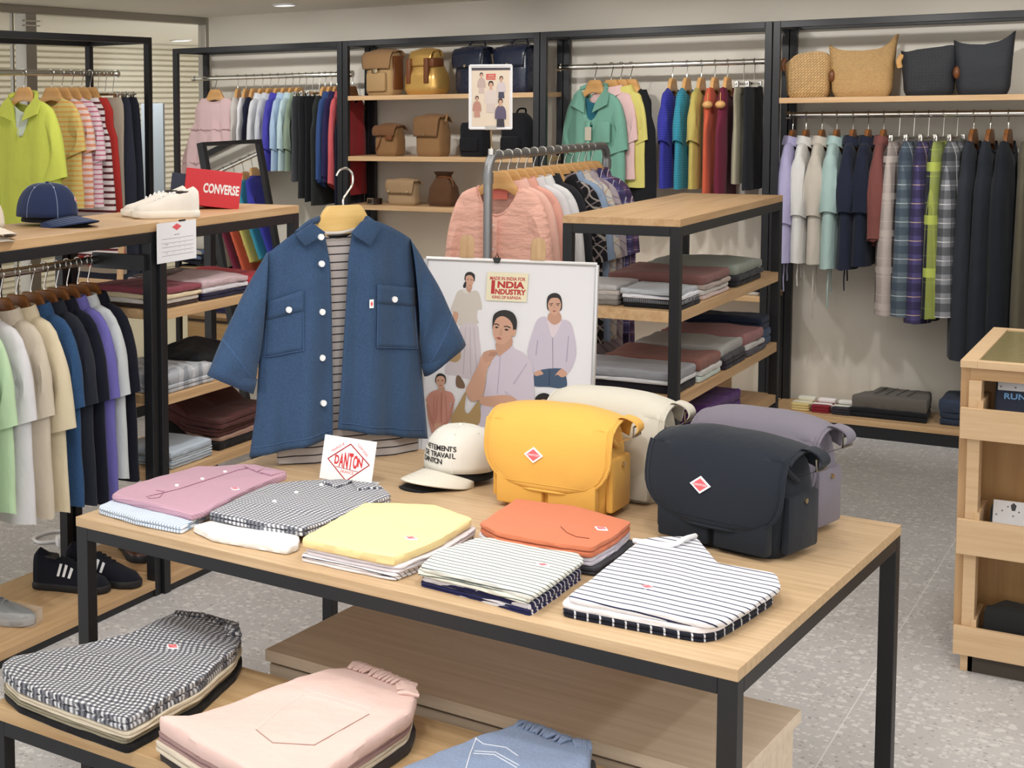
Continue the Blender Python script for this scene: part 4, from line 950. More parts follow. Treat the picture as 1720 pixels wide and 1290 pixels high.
# ---- low table trousers
def waist(parent, pts, z, mt, n=26, ln=.03, r=.0036, seed=0, inward=None):
    P_ = smooth_path([P3(x, y, z) for x, y in dens(pts)], 10); mb = MB(); L_ = len(P_)-1
    for i in range(n):
        f = i/(n-1)*L_; k = min(int(f), L_-1); p = P_[k].lerp(P_[k+1], f-k); t = (P_[k+1]-P_[k]).normalized(); nn = V((t.y, -t.x, 0))
        q = p+nn*inward*ln+t*rnd.uniform(-.006, .006)
        mb.tube([p-nn*inward*rnd.uniform(.0, .005)+UZ_*(.003-.004), (p+q)/2+UZ_*.004, q+UZ_*.001], [r, r*rnd.uniform(.9, 1.3), r*.5], 7)
    return mb.build('gathered_waistband', mt, parent, world=True)
GP = cloth('gingham_pants', (222, 222, 226), layers=[((1, .25, 0), .0115, .0058, (26, 32, 56), .72), ((-.25, 1, 0), .0115, .0058, (26, 32, 56), .72)], distort=.05, wr=.4)
g = 'folded trousers in the gingham topped pile'; LZt = LZ
gp = tstack([(2, 1118), (24, 1100), (120, 1085), (225, 1062), (296, 1026), (340, 1030), (398, 1046), (405, 1066), (392, 1092), (335, 1142), (212, 1208), (100, 1170), (28, 1142)], LZt+.068, [
 F('black_pant', (24, 23, 25), .015, 1, 'black folded trousers, bottom of the gingham topped pile', **TRN),
 F('khaki_pant', (152, 142, 116), .013, 2, 'khaki folded trousers in the gingham topped pile', **TRN),
 F('cream_pant', (222, 208, 182), .015, 2, 'cream folded trousers right under the gingham ones', **TRN),
 F('', GP, .028, 2, 'navy gingham folded trousers on the low table', **TRN)], g, 51, amp=.004)[-1]
patch(gp, ST(gp, 290, 1087, .0012), V((1, -.2, 0)), V((.2, 1, 0)), 0.0290)
waist(gp, [(300, 1027), (340, 1031), (398, 1047), (404, 1066)], LZt+.069, GP, 22, .03, .0034, inward=1)
PP_ = cloth('pink_pants', (236, 200, 190), wr=.35)
g = 'folded trousers in the pale pink topped pile'
pp = tstack([(258, 1202), (305, 1202), (430, 1162), (545, 1118), (600, 1112), (642, 1126), (696, 1148), (700, 1166), (690, 1194), (600, 1252), (500, 1322), (440, 1300), (330, 1248)], LZt+.082, [
 F('choc_pant', (58, 50, 48), .016, 1, 'dark brown folded trousers, bottom of the pale pink topped pile', **TRN),
 F('ivory_pant', (224, 210, 188), .018, 2, 'ivory folded trousers under the pale pink ones', **TRN),
 F('mauve_pant', (172, 136, 134), .018, 2, 'dusty mauve folded trousers under the pale pink ones', **TRN),
 F('', PP_, .032, 1, 'pale pink folded trousers with a back pocket on the low table', **TRN)], g, 52, amp=.005)[-1]
waist(pp, [(602, 1113), (642, 1127), (696, 1149), (700, 1168)], LZt+.084, PP_, 26, .036, .0042, inward=1)
SEAM = cloth('pink_seam_light', (244, 222, 216)); ST2 = cloth('tan_seam', (176, 140, 130))
for pts, mt in (([(430, 1226), (458, 1248), (528, 1252), (620, 1200)], ST2), ([(512, 1160), (560, 1172), (622, 1190)], SEAM), ([(510, 1166), (470, 1192), (430, 1226)], SEAM), ([(514, 1170), (560, 1180), (615, 1198)], SEAM)):
    MB().tube([ST(pp, x, y, .0006) for x, y in dens(pts)], .0009, 5).build('pocket_stitching', mt, pp, world=True)
DP = cloth('blue_pants', (128, 146, 178), wr=.4, melange=.12)
g = 'folded trousers in the blue pile at the picture bottom'
dp = tstack([(640, 1305), (720, 1262), (800, 1232), (878, 1211), (915, 1222), (962, 1242), (990, 1244), (986, 1290), (900, 1360), (760, 1360)], LZt+.058, [
 F('darkgrey_pant', (52, 56, 62), .022, 1, 'dark grey folded trousers under the blue ones at the bottom edge', **TRN),
 F('', DP, .036, 1, 'faded blue folded trousers with white stitching at the bottom edge', **TRN)], g, 53, amp=.005, grow=[1.03, 1])[-1]
waist(dp, [(880, 1212), (915, 1223), (962, 1243), (988, 1246)], LZt+.060, DP, 24, .034, .0042, inward=1)
WS_ = cloth('white_thread', (226, 230, 238))
for pts in ([(798, 1240), (812, 1250), (850, 1256), (870, 1270)], [(795, 1266), (830, 1268), (868, 1290)], [(797, 1262), (832, 1264), (872, 1286)], [(800, 1240), (790, 1266), (780, 1300)]):
    MB().tube([ST(dp, x, y, .0006) for x, y in dens(pts)], .0009, 5).build('pocket_stitching', WS_, dp, world=True)

stack(rect(-2.90, 4.60, .2, .2), .0515, [F('', cloth('mono_check', (226, 226, 226), layers=[((1, 0, 0), .016, .008, (24, 24, 28), .8), ((0, 1, 0), .016, .008, (24, 24, 28), .8)]), .09, 3, 'black and white checked folded shirt at the bottom of the left counter', **SH)], None, 61, amp=.006)
# ================================================================== messenger bags
def messenger(loc, rz, c, label, w=.29, d=.13, h=.245, side=1, group='canvas messenger bags on the display table', webc=None, patch_at=(-.05, .72)):
    b = thing('messenger_bag', label, 'bag', loc, rz, group)
    nm = 'canvas_%d_%d_%d' % c; mt = cloth(nm, c, wr=.35, wscale=7, weave=.2, rough=.85); wb = cloth(nm+'_web', webc or c, wr=.05, weave=.4)
    N = 44; rings = []
    for i in range(15):
        t = i/14; z = h*.93*t
        ww = interp([(0, w*.43), (.06, w*.465), (.5, w*.50), (.85, w*.475), (1, w*.43)], t); dd = interp([(0, d*.44), (.06, d*.48), (.45, d*.52), (.85, d*.40), (1, d*.28)], t)
        rings.append([V((ww*sgnpow(math.cos(a), .42)*(1+.012*noise.noise(V((t*4, a, ww*90)))), dd*sgnpow(math.sin(a), .42)+.004*noise.noise(V((math.cos(a)*4, t*5, w*30))), z)) for a in [2*PI*k/N for k in range(N)]])
    mb = MB(); mb.loft(rings); mb.build('body', mt, b)
    fp = [(d*.40, h*.80), (d*.34, h*.93), (d*.10, h*.995), (-d*.22, h*.99), (-d*.46, h*.90), (-d*.575, h*.72), (-d*.605, h*.5), (-d*.60, h*.22)]
    FPp = smooth_path([(0, y, z) for y, z in fp], 5); nL = len(FPp)-1; wf = w*.535; rc = .085
    tot = [0]
    for i in range(nL): tot.append(tot[-1]+(FPp[i+1]-FPp[i]).length)
    LL_ = tot[-1]
    def flap(s, t, off=0):
        dd = t*LL_; i = min(max(j for j in range(nL+1) if tot[j] <= dd+1e-9), nL-1); p = FPp[i].lerp(FPp[i+1], (dd-tot[i])/(tot[i+1]-tot[i])); tg = (FPp[i+1]-FPp[i]).normalized(); nn = V((0, tg.z, -tg.y))
        if nn.y > 0 and t > .5: nn = -nn
        if t <= .5 and nn.z < 0: nn = -nn
        q = max(0, rc-(LL_-dd)); ins = rc-math.sqrt(max(0, rc*rc-q*q)); x = s*(wf-ins)
        if t < .12: x *= .93+.07*t/.12
        sag = .014*abs(s)**3.2
        if t < .55: p = p+V((0, 0, -sag*1.5))
        p = p+V((0, .010*abs(s)**4 if t > .5 else 0, 0))
        return V((x, p.y, p.z))+nn*(off+.0025*noise.noise(V((x*14, t*4, w*50+c[0]))))
    fl = MB().grid(lambda u, v: flap(u*2-1, v), 30, 34).build('flap', mt, b, solid=.0045)
    ed = [flap(-1, v/20, .001) for v in range(2, 21)]+[flap(u/14*2-1, 1, .001) for u in range(1, 15)]+[flap(1, v/20, .001) for v in range(19, 1, -1)]
    MB().tube(ed, .0034, 6).build('edging', wb, fl)
    ed = [flap(-.94, v/20, .0028) for v in range(9, 19)]+[flap(u/10*1.7-.85, .955, .0028) for u in range(0, 11)]+[flap(.94, v/20, .0028) for v in range(18, 8, -1)]
    MB().tube(ed, .0009, 5).build('stitching', wb, fl)
    for s in (-1, 1):
        M_ = Matrix.Translation((s*w*.225, -d*.53, h*.28)); MB().box(-w*.205, w*.205, -.008, .02, -h*.24, h*.26, M_).build('front_pocket', mt, b, bevel=.007)
    for s in (-1, 1):
        MB().box(s*w*.49-.008, s*w*.49+.010, -d*.36, d*.36, .012, h*.56).build('side_pocket', mt, b, bevel=.008)
        MB().cyl((s*(w*.49+.009*s*s), 0, h*.49), (s*(w*.49+.0145), 0, h*.49), .0055).build('snap', BRASS, b)
        if s < 0: continue
        # folded webbing of the shoulder strap, its ring and tab
        pth = smooth_path([(s*w*.47, .0, h*.90), (s*(w*.47+.018), .0, h*.945), (s*(w*.47+.045), .0, h*.91), (s*(w*.47+.052), .0, h*.83), (s*(w*.47+.03), .0, h*.74), (s*(w*.47+.008), 0, h*.70)], 5)
        hw_ = .018; mb = MB(); mb.loft([[p+V((0, -hw_, 0)), p+V((0, hw_, 0)), p+V((s*.003, hw_, .002)), p+V((s*.003, -hw_, .002))] for p in pth]); mb.build('strap', wb, b)
        c_ = V((s*(w*.47+.046), 0, h*.83)); MB().tube([c_+V((0, -.021, .01)), c_+V((0, .021, .01)), c_+V((0, .021, -.012)), c_+V((0, -.021, -.012))], .0022, 6, closed=True).build('strap_ring', plain('antique_metal', (130, 122, 108), .35, 1), b)
        MB().tube([(s*w*.44, -d*.30, h*.86), (s*(w*.5), -d*.34, h*.78), (s*(w*.505), -d*.1, h*.66)], .005, 8).build('gusset_fold', mt, b)
    s_, t_ = patch_at
    o = flap(s_*2, t_, .0035); ux = flap(s_*2+.1, t_, .0035)-flap(s_*2-.1, t_, .0035); uy = flap(s_*2, t_-.05, .0035)-flap(s_*2, t_+.05, .0035)
    M_ = wm(b); patch(fl, M_ @ o, M_.to_3x3() @ ux, M_.to_3x3() @ uy, .036)
    return b
messenger((-1.180, 3.235, TZ+.001), -.03, (234, 172, 46), 'yellow canvas messenger bag in the middle of the display table', w=.268, d=.155, h=.234, patch_at=(-.08, .76))
messenger((-.785, 3.165, TZ+.001), -.24, (32, 38, 48), 'dark navy canvas messenger bag at the right end of the display table', w=.272, d=.175, h=.234, patch_at=(-.06, .76))
messenger((-1.115, 3.415, TZ+.001), -.10, (206, 200, 184), 'ivory canvas messenger bag standing behind the yellow one', w=.262, d=.145, h=.245)
messenger((-.775, 3.385, TZ+.001), -.22, (124, 118, 132), 'mauve grey canvas messenger bag behind the dark navy one', w=.258, d=.15, h=.240)

# ================================================================== bags on the wall shelves
def soft_bag(loc, rz, mt, name, label, w, d, h, prof=None, exp=.5, top=None, open_=False, cat='bag', group=None, lean=0, seed=0):
    b = thing(name, label, cat, loc, rz, group)
    prof = prof or [(0, .9, .85), (.08, 1, 1), (.5, 1, 1), (.9, .92, .75), (1, .8, .5)]
    N = 40; rings = []
    for i in range(17):
        t = i/16; a_, b_ = interp([(p[0], (p[1], p[2])) for p in prof], t); R = []
        for k in range(N):
            a = 2*PI*k/N; ca, sa = math.cos(a), math.sin(a)
            x = w/2*a_*sgnpow(ca, exp); y = d/2*b_*sgnpow(sa, exp); hh = top(ca, sa) if top else h
            q = 1+.03*noise.noise(V((ca*2+seed, sa*2, t*3)))
            R.append(V((x*q+lean*t*t, y*q, hh*t)))
        rings.append(R)
    mb = MB(); mb.loft(rings, True, not open_)
    if open_: mb.loft([rings[-1]]+[[V((p.x*k_, p.y*k_, p.z*z_+.0)) for p in rings[-1]] for k_, z_ in ((.93, .99), (.86, .6))], False, True)
    mb.build('body', mt, b); return b
TAN = cloth('tan_canvas', (176, 140, 88), wr=.3); GOLD = plain('gold_leather', (214, 172, 98), .3, .55, .5, .1, 30); LEA = plain('brown_leather', (112, 66, 36), .4, 0, .5, .15, 60)
OCH = cloth('ochre_canvas', (146, 106, 60), wr=.3); NVL = plain('navy_leather', (34, 40, 58), .28, 0, .5, .1, 40); BKC = cloth('black_canvas', (24, 25, 30), wr=.3); SUE = cloth('brown_suede', (92, 60, 34), wr=.6)
def flap_part(b, mt, w, d, h, drop, name='flap', r=.4):
    pth = smooth_path([(0, d*.42, h*.86), (0, d*.2, h*1.0), (0, -d*.25, h*.99), (0, -d*.55, h*.86), (0, -d*.585, h*(1-drop))], 5)
    def fn(u, v):
        i = min(int(v*(len(pth)-1)), len(pth)-2); p = pth[i].lerp(pth[i+1], v*(len(pth)-1)-i); s = u*2-1; q = max(0, (v-.75)/.25)
        return V((s*w*.515*(1-.10*q*q), p.y+.012*s*s*(0 if v < .4 else .6), p.z-.014*s*s*(1 if v < .6 else .2)))
    return MB().grid(fn, 16, 20).build(name, mt, b, solid=.005)
def handle(b, mt, pts, r=.007, name='handle'): return MB().tube(smooth_path(pts, 6), r, 8).build(name, mt, b)
S1, S2, S3, YS = 1.644, 1.30, 1.022, 7.66
WR = -.55     # most stand turned towards the aisle
def at_shelf(px, y, z): p = PY(px, 100, y); return (p.x, y, z)
b = soft_bag(at_shelf(646, YS, S1), -.25, TAN, 'tan_backpack', 'tan canvas backpack, leftmost on the top shelf of the bag bay', .20, .13, .255, seed=1)
flap_part(b, cloth('tan_flap', (150, 112, 68)), .205, .14, .26, .42); MB().box(-.07, .07, -.082, -.06, .02, .13).build('front_pocket', TAN, b, bevel=.012)
MB().box(-.02, .02, -.088, -.072, .125, .15).build('buckle', BRASS, b, bevel=.002); MB().box(.088, .106, -.04, .04, .03, .22).build('side_panel', LEA, b, bevel=.006)
handle(b, LEA, [(-.08, .06, .2), (-.1, .05, .12), (-.095, .0, .04)], .006, 'strap')
b = soft_bag(at_shelf(717, YS, S1), -.3, GOLD, 'roll_top_bag', 'shiny gold tan roll top bag on the top shelf of the bag bay', .25, .16, .25, [(0, .86, .8), (.1, 1, 1), (.4, .98, .95), (.75, .72, .55), (1, .62, .2)], seed=2)
flap_part(b, GOLD, .16, .11, .255, .38); MB().box(-.08, -.05, -.085, -.06, .06, .2).build('strap', LEA, b, bevel=.004); MB().box(.05, .08, -.085, -.06, .06, .2).build('strap', LEA, b, bevel=.004); MB().box(.06, .11, -.07, .02, .15, .2).build('leather_corner', LEA, b, bevel=.01)
for px_, lab in ((797, 'navy leather satchel behind the small poster, left of two'), (868, 'navy leather satchel at the right end of the top bag shelf')):
    b = soft_bag(at_shelf(px_, YS, S1), -.3, NVL, 'navy_satchel', lab, .20, .12, .255, group='navy satchels on the top bag shelf', seed=px_)
    flap_part(b, NVL, .2, .125, .258, .45); MB().cyl((0, -.075, .15), (0, -.083, .15), .008).build('snap', BRASS, b); handle(b, NVL, [(-.06, .02, .24), (-.04, .03, .285), (.04, .03, .285), (.06, .02, .24)], .006)
b = soft_bag(at_shelf(656, YS, S2), -.3, OCH, 'small_satchel', 'small brown canvas satchel, leftmost on the middle bag shelf', .165, .11, .18, seed=4)
flap_part(b, cloth('ochre_flap', (122, 80, 44)), .168, .115, .182, .36); MB().box(.02, .07, -.068, -.052, .09, .12).build('leather_tag', LEA, b, bevel=.003); handle(b, LEA, [(-.06, -.05, .15), (-.02, -.06, .10), (-.055, -.062, .03)], .004, 'strap')
b = soft_bag(at_shelf(728, YS, S2), -.3, OCH, 'ochre_backpack', 'ochre canvas backpack with a square flap on the middle bag shelf', .185, .12, .225, seed=5)
flap_part(b, cloth('ochre_dark', (132, 94, 54)), .178, .125, .232, .52); handle(b, OCH, [(.07, .02, .22), (.11, -.01, .23), (.115, -.03, .19)], .007, 'strap'); MB().cyl((.0, -.076, .12), (.0, -.082, .12), .005).build('snap', BRASS, b)
b = soft_bag(at_shelf(800, YS, S2), -.25, BKC, 'black_box_bag', 'black box shaped bag below the small poster', .165, .12, .185, [(0, .95, .9), (.08, 1, 1), (.92, .96, .95), (1, .88, .8)], seed=6)
MB().box(-.06, .06, -.068, -.058, .03, .10).build('front_pocket', BKC, b, bevel=.004); handle(b, BKC, [(-.05, 0, .18), (-.03, 0, .215), (.03, 0, .215), (.05, 0, .18)], .006)
b = soft_bag(at_shelf(872, YS, S2), -.25, BKC, 'black_backpack', 'black backpack at the right end of the middle bag shelf', .18, .13, .235, [(0, .95, .9), (.1, 1, 1), (.6, .96, .95), (.9, .72, .7), (1, .45, .4)], seed=7)
MB().box(-.06, .06, -.09, -.055, .02, .11).build('front_pocket', BKC, b, bevel=.015); MB().cyl((0, -.058, .17), (0, -.066, .17), .008).build('snap', CHROME, b); handle(b, BKC, [(-.03, .02, .225), (-.02, .03, .255), (.02, .03, .255), (.03, .02, .225)], .005)
b = soft_bag(at_shelf(679, YS, S3), -.2, cloth('clutch_tan', (172, 142, 102), wr=.2), 'flap_pouch', 'tan flap pouch with two snaps on the third bag shelf', .19, .09, .145, seed=8)
flap_part(b, cloth('clutch_flap', (166, 134, 94)), .19, .095, .15, .55)
for s in (-1, 1): MB().cyl((s*.065, -.056, .078), (s*.065, -.062, .078), .0065).build('snap', BRASS, b)
b = soft_bag(at_shelf(746, YS, S3), -.2, SUE, 'drawstring_pouch', 'dark brown drawstring pouch on the third bag shelf', .17, .12, .19, [(0, .9, .85), (.12, 1, 1), (.55, .9, .85), (.82, .5, .45), (.88, .46, .4), (1, .66, .55)], seed=9)
MB().tube([(.044*math.cos(a), .028*math.sin(a), .163) for a in [2*PI*i/16 for i in range(16)]], .005, 6, closed=True).build('drawstring', LEA, b); handle(b, LEA, [(.04, -.02, .163), (.075, -.03, .15), (.085, -.03, .11)], .004, 'cord_end')
bt = thing('coiled_belt', 'dark brown belt coiled on the third bag shelf', 'belt', at_shelf(628, 7.62, S3))
pts = [((.048-.0016*i*.3)*math.cos(i*.42), (.048-.0016*i*.3)*math.sin(i*.42), 0) for i in range(42)]
mb = MB(); mb.loft([[V(p)+V((0, 0, .002)), V(p)*.955+V((0, 0, .002)), V(p)*.955+V((0, 0, .034)), V(p)+V((0, 0, .034))] for p in pts]); mb.build('strap', plain('belt_leather', (44, 30, 24), .35), bt)
MB().tube([(-.015, -.055, .004), (.02, -.055, .004), (.02, -.055, .036), (-.015, -.055, .036)], .003, 6, closed=True).build('buckle', BRASS, bt)
# small stack of things left on the wall shelf below: pale cap shape
# woven baskets of the right bay
def weave(name, c, sc=60, st=.9):
    if name in _M: return _M[name]
    mt, nt, b = _new(name); tc = _n(nt, 'ShaderNodeTexCoord'); mp = _n(nt, 'ShaderNodeMapping'); mp.inputs['Rotation'].default_value = (.0, .785 if sc < 40 else 0, 0); nt.links.new(tc.outputs['Object'], mp.inputs['Vector'])
    v = _n(nt, 'ShaderNodeTexBrick'); v.inputs['Scale'].default_value = sc; v.inputs['Mortar Size'].default_value = .03
    sx = _n(nt, 'ShaderNodeSeparateXYZ'); cb = _n(nt, 'ShaderNodeCombineXYZ'); nt.links.new(mp.outputs[0], sx.inputs[0]); nt.links.new(_math(nt, 'ADD', sx.outputs[0], sx.outputs[1]), cb.inputs[0]); nt.links.new(sx.outputs[2], cb.inputs[1]); nt.links.new(cb.outputs[0], v.inputs['Vector'])
    base = s2l(c); v.inputs['Color1'].default_value = (*base, 1); v.inputs['Color2'].default_value = (*[x*.8 for x in base], 1); v.inputs['Mortar'].default_value = (*[x*.45 for x in base], 1)
    nt.links.new(v.outputs[0], b.inputs['Base Color']); b.inputs['Roughness'].default_value = .7
    bp = _n(nt, 'ShaderNodeBump'); bp.inputs['Strength'].default_value = st; bp.inputs['Distance'].default_value = .006; nt.links.new(v.outputs['Fac'], bp.inputs['Height']); bp.invert = True; nt.links.new(bp.outputs[0], b.inputs['Normal'])
    _M[name] = mt; return mt
STRAW = weave('woven_straw', (206, 166, 110), 26); STRAW2 = weave('woven_straw_fine', (200, 160, 104), 55, .5); DKW = weave('woven_dark', (40, 42, 48), 26); DKW2 = weave('woven_dark_fine', (44, 47, 54), 55, .5)
SB = 1.594; g = 'woven bags on the right bay shelf'
PRF = [(0, .78, .8), (.1, .86, .95), (.55, .92, 1), (1, 1.0, .8)]
for px_, mt, nm, lab, w, top in (
 (1359, STRAW, 'woven_bag', 'short open weave straw bag, leftmost on the right bay shelf', .215, lambda c, s: .195+.022*math.sin(c*3+1)-.018*c*c),
 (1449, STRAW2, 'woven_bag', 'tall straw bag with a raised right corner on the right bay shelf', .29, lambda c, s: .225+.062*max(0, c)**1.5+.02*max(0, -c)**2-.012*(1-abs(c))),
 (1561, DKW, 'woven_bag', 'dark open weave bag with a drooping handle on the right bay shelf', .235, lambda c, s: .215+.012*math.sin(c*3)-.006*c*c),
 (1652, DKW2, 'woven_bag', 'dark fine weave bag with a raised right corner on the right bay shelf', .24, lambda c, s: .235+.045*max(0, c)**.9+.012*max(0, -c)**2-.012*(1-abs(c)))):
    x = PY(px_, 120, 7.70).x
    b = soft_bag((x, 7.70, SB), .12, mt, nm, lab, w, .15, .2, PRF, .45, top, True, group=g, seed=px_)
    if mt in (STRAW, DKW):
        handle(b, mt, [(w*.46, -.02, .19), (w*.57, -.03, .19), (w*.56, -.03, .12), (w*.45, -.02, .09)], .012)
        handle(b, LEA if mt is STRAW else BEECH, [(-w*.47, -.04, .185), (-w*.52, -.05, .16), (-w*.50, -.045, .13)], .012)
    else: MB().ball((-w*.43, -.05, .1), .016, .02, .03).build('leather_loop', LEA, b)
# ================================================================== blue shirt on its stand
SU = V((.545, .839, 0)).normalized(); SN = V((.839, -.545, 0)).normalized(); SO = V((-1.79, 3.375, TZ))
def sp(px, py, off=0.): 
    return PP(px, py, SO+SN*off, SN)
def sl_(px, py): p = PP(px, py, SO, SN)-SO; return (p.dot(SU), p.z)     # (across, up) in the shirt's own plane
def loc3(u, z, off=0.): return SO+SU*(u-.34*off)+UZ_*(z+.10*off)+SN*off
def poly_at(tab, v):  # tab of px points sorted by y -> interpolate in plane coords by fraction
    return interp([(t, p) for t, p in tab], v)
DEN = cloth('blue_denim_shirt', (50, 78, 113), wr=.5, wscale=10, melange=.16, weave=.25)
TEE = cloth('striped_tee', (178, 170, 168), layers=[(UZ_, .0206, .0032, (42, 38, 46), 1)], distort=.004, wr=.25)
sh_ = thing('display_shirt', 'blue denim short sleeved shirt worn open on the wooden hanger on the table', 'shirt', SO)
def row(tab): return [(t, sl_(*p)) for t, p in tab]
sideL = row([(0, (447, 428)), (.2, (440, 500)), (.5, (436, 600)), (.78, (431, 690)), (1, (420, 768))])
placL = row([(0, (541, 392)), (.15, (549, 440)), (.4, (551, 540)), (.7, (553, 640)), (1, (553, 731))])
sideR = row([(0, (690, 402)), (.2, (697, 470)), (.5, (704, 575)), (.78, (711, 660)), (1, (718, 737))])
placR = row([(0, (588, 392)), (.15, (579, 440)), (.4, (574, 530)), (.7, (567, 640)), (1, (561, 717))])
def bulge(s): return .052*math.sin(min(1, s*1.25)*PI/2)**.8
def panel_fn(side, plac, sd, neck):
    def fn(s, v):
        a = poly_at(side, v); b = poly_at(plac, v)
        u = lerp(a[0], b[0], s); z = lerp(a[1], b[1], s)
        if v < .2:                                         # shoulder line rises to the collar
            q = (1-v/.2); z += q*neck*math.sin(min(1, s/.8)*PI/2)*(1 if s < .8 else 1-(s-.8)/.2*.9)
        f = .012*(.7+math.sin(u*52+sd+v*1.2))*(.25+v*.9)*min(1, s*3)*(1 if s < .9 else .3)+.008*noise.noise(V((u*9, v*3, sd)))
        off = bulge(s)*(.5+.5*min(1, v*5))+f*(1 if s > .05 else .2)
        if v > .93: z += 0
        return loc3(u, z, off)
    return fn
fL = panel_fn(sideL, placL, 1.0, .036); fR = panel_fn(sideR, placR, 4.0, .040)
kw = dict(parent=sh_, world=True)
MB().grid(fL, 26, 44).build('front_panel', DEN, solid=.003, **kw)
MB().grid(fR, 26, 44).build('front_panel', DEN, solid=.003, **kw)
def back(s, v):
    a = poly_at(sideL, v); b = poly_at(sideR, v); u = lerp(a[0], b[0], s); z = lerp(a[1], b[1], s)
    q = max(0, 1-v/.2); z += q*.030*math.sin(PI*s)**.6
    return loc3(u, z, -.05*math.sin(PI*s)**.6+.006*math.sin(u*50)*v)
MB().grid(back, 30, 36).build('back_panel', DEN, solid=.003, **kw)
def sleeve(top, und, cuffT, cuffB, seed):
    A = [sl_(*p) for p in (top, und, cuffT, cuffB)]; rings = []; n = 26
    for i in range(17):
        t = i/16; p = V((lerp(A[0][0], A[2][0], t), lerp(A[0][1], A[2][1], t), 0)); q = V((lerp(A[1][0], A[3][0], t), lerp(A[1][1], A[3][1], t), 0))
        p.y += .018*math.sin(PI*t); c = (p+q)/2; h = (p-q)/2; d_ = lerp(.040, .052, t)
        rings.append([loc3(c.x+h.x*math.cos(a), c.y+h.y*math.cos(a), d_*math.sin(a)*(1+.16*noise.noise(V((a, t*3, seed))))+.004*math.sin(t*14+a*2)) for a in [2*PI*k/n for k in range(n)]])
    mb = MB(); mb.loft(rings, False, False); last = rings[-1]; cc = sum(last, V())/n; bk = (sum(rings[-4], V())/n-cc)
    mb.loft([last, [cc+(x-cc)*.95+bk*.8 for x in last]], False, False)
    o = mb.build('sleeve', DEN, solid=.002, **kw)
    k = 12; R = rings[k]; c2 = sum(R, V())/n
    MB().tube([c2+(x-c2)*1.012 for x in R], .0013, 5, closed=True).build('cuff_seam', cloth('denim_seam', (64, 98, 144)), o, world=True)
    return o
sleeve((449, 424), (437, 590), (348, 630), (425, 661), 2); sleeve((688, 401), (704, 582), (780, 577), (713, 632), 5)
# collar
def slab(pts, o0, th, name, mt, par=None, bev=.0015):
    MB().prism([sp(x, y, o0) for x, y in pts], SN*th).build(name, mt, par or sh_, world=True, bevel=bev)
slab([(495, 394), (523, 375), (545, 390), (540, 396), (511, 413)], .052, .007, 'collar', DEN)
slab([(588, 392), (606, 372), (622, 368), (638, 381), (620, 413)], .052, .007, 'collar', DEN)
mb = MB(); mb.tube(smooth_path([sp(500, 392, .045), sp(522, 374, .02), sp(548, 366, -.025), sp(585, 362, -.03), sp(612, 366, .0), sp(630, 379, .04)], 6), .009, 8); mb.build('collar_stand', DEN, **kw)
def onp(fn, s, v, d): return fn(s, v)+SN*d
for px_, py in ((539, 398), (540, 443), (541, 524), (541, 601), (543, 677)):
    p = sp(px_, py, .062); MB().cyl(p-SN*.002, p+SN*.004, .0078, n=18).build('button', WHITEP, **kw)
SEAMB = cloth('denim_seam', 0)
def pocket(fn, s0, s1, v0, v1, vb, nm='chest_pocket'):
    o = MB().grid(lambda u, v: onp(fn, lerp(s0, s1, u), lerp(v0, v1, v), .0055), 10, 12).build(nm, DEN, solid=.003, **kw)
    edge = [onp(fn, s0, lerp(v0, v1, i/8), .0078) for i in range(9)]+[onp(fn, lerp(s0, s1, i/8), v1, .0078) for i in range(9)]+[onp(fn, s1, lerp(v1, v0, i/8), .0078) for i in range(9)]
    MB().tube(edge, .0009, 5).build('stitching', SEAMB, o, world=True)
    MB().grid(lambda u, v: onp(fn, lerp(s0-.01, s1+.01, u), lerp(v0-.012, vb, v), .0078), 10, 4).build('pocket_flap', DEN, o, solid=.002, world=True)
    p = onp(fn, (s0+s1)/2+.04, vb-.025, .0125); MB().cyl(p-SN*.001, p+SN*.004, .0078, n=18).build('button', WHITEP, o, world=True)
pocket(fL, .05, .56, .235, .50, .315); pocket(fR, .06, .62, .25, .53, .325)
p = onp(fR, .70, .33, .006); MB().prism([p-SU*.006+UZ_*.011, p+SU*.006+UZ_*.011, p+SU*.006-UZ_*.011, p-SU*.006-UZ_*.011], SN*.001).build('woven_tag', PAPER, smooth=False, **kw)
MB().prism([p+SN*.0011+SU*x*.004+UZ_*z*.007 for x, z in ((-1, 0), (0, -1), (1, 0), (0, 1))], SN*.0006).build('red_print', PINKRED, smooth=False, **kw)
for fn in (fL, fR): MB().tube([onp(fn, lerp(.02, .97, i/20), .955, .003) for i in range(21)], .0009, 5).build('hem_stitching', SEAMB, **kw)
# striped tee inside
te = thing('striped_tee', 'grey and dark striped tee showing inside the open blue shirt', 't-shirt', SO)
rings = []
for i in range(41):
    v = i/40
    L_ = interp([(0, (532, 388)), (.08, (490, 402)), (.25, (448, 470)), (.6, (450, 620)), (.9, (462, 735)), (1, (466, 778))], v); R_ = interp([(0, (598, 388)), (.08, (640, 392)), (.25, (685, 455)), (.6, (692, 600)), (.9, (703, 720)), (1, (702, 756))], v)
    a = sl_(*L_); b = sl_(*R_); ring = []
    for k in range(36):
        an = 2*PI*k/36; s = .5+.5*math.cos(an)*-1; u = lerp(a[0], b[0], s); z = lerp(a[1], b[1], s)-.02*(math.sin(an) > 0)*(1-v)*math.sin(PI*s)*(1 if v < .1 else 0)
        ring.append(loc3(u, z-(.010*math.sin(PI*s) if v > .85 else 0)*(v-.85)/.15, .024*sgnpow(math.sin(an), .9)*(.55+.45*min(1, v*6))+.004*math.sin(u*55+1)*v**3))
    rings.append(ring)
mb = MB(); mb.loft(rings, False, False); mb.loft([rings[-1], [q*1+UZ_*.03-SN*0 for q in [sum(rings[-1], V())/36+(x-sum(rings[-1], V())/36)*.9 for x in rings[-1]]]], False, True)
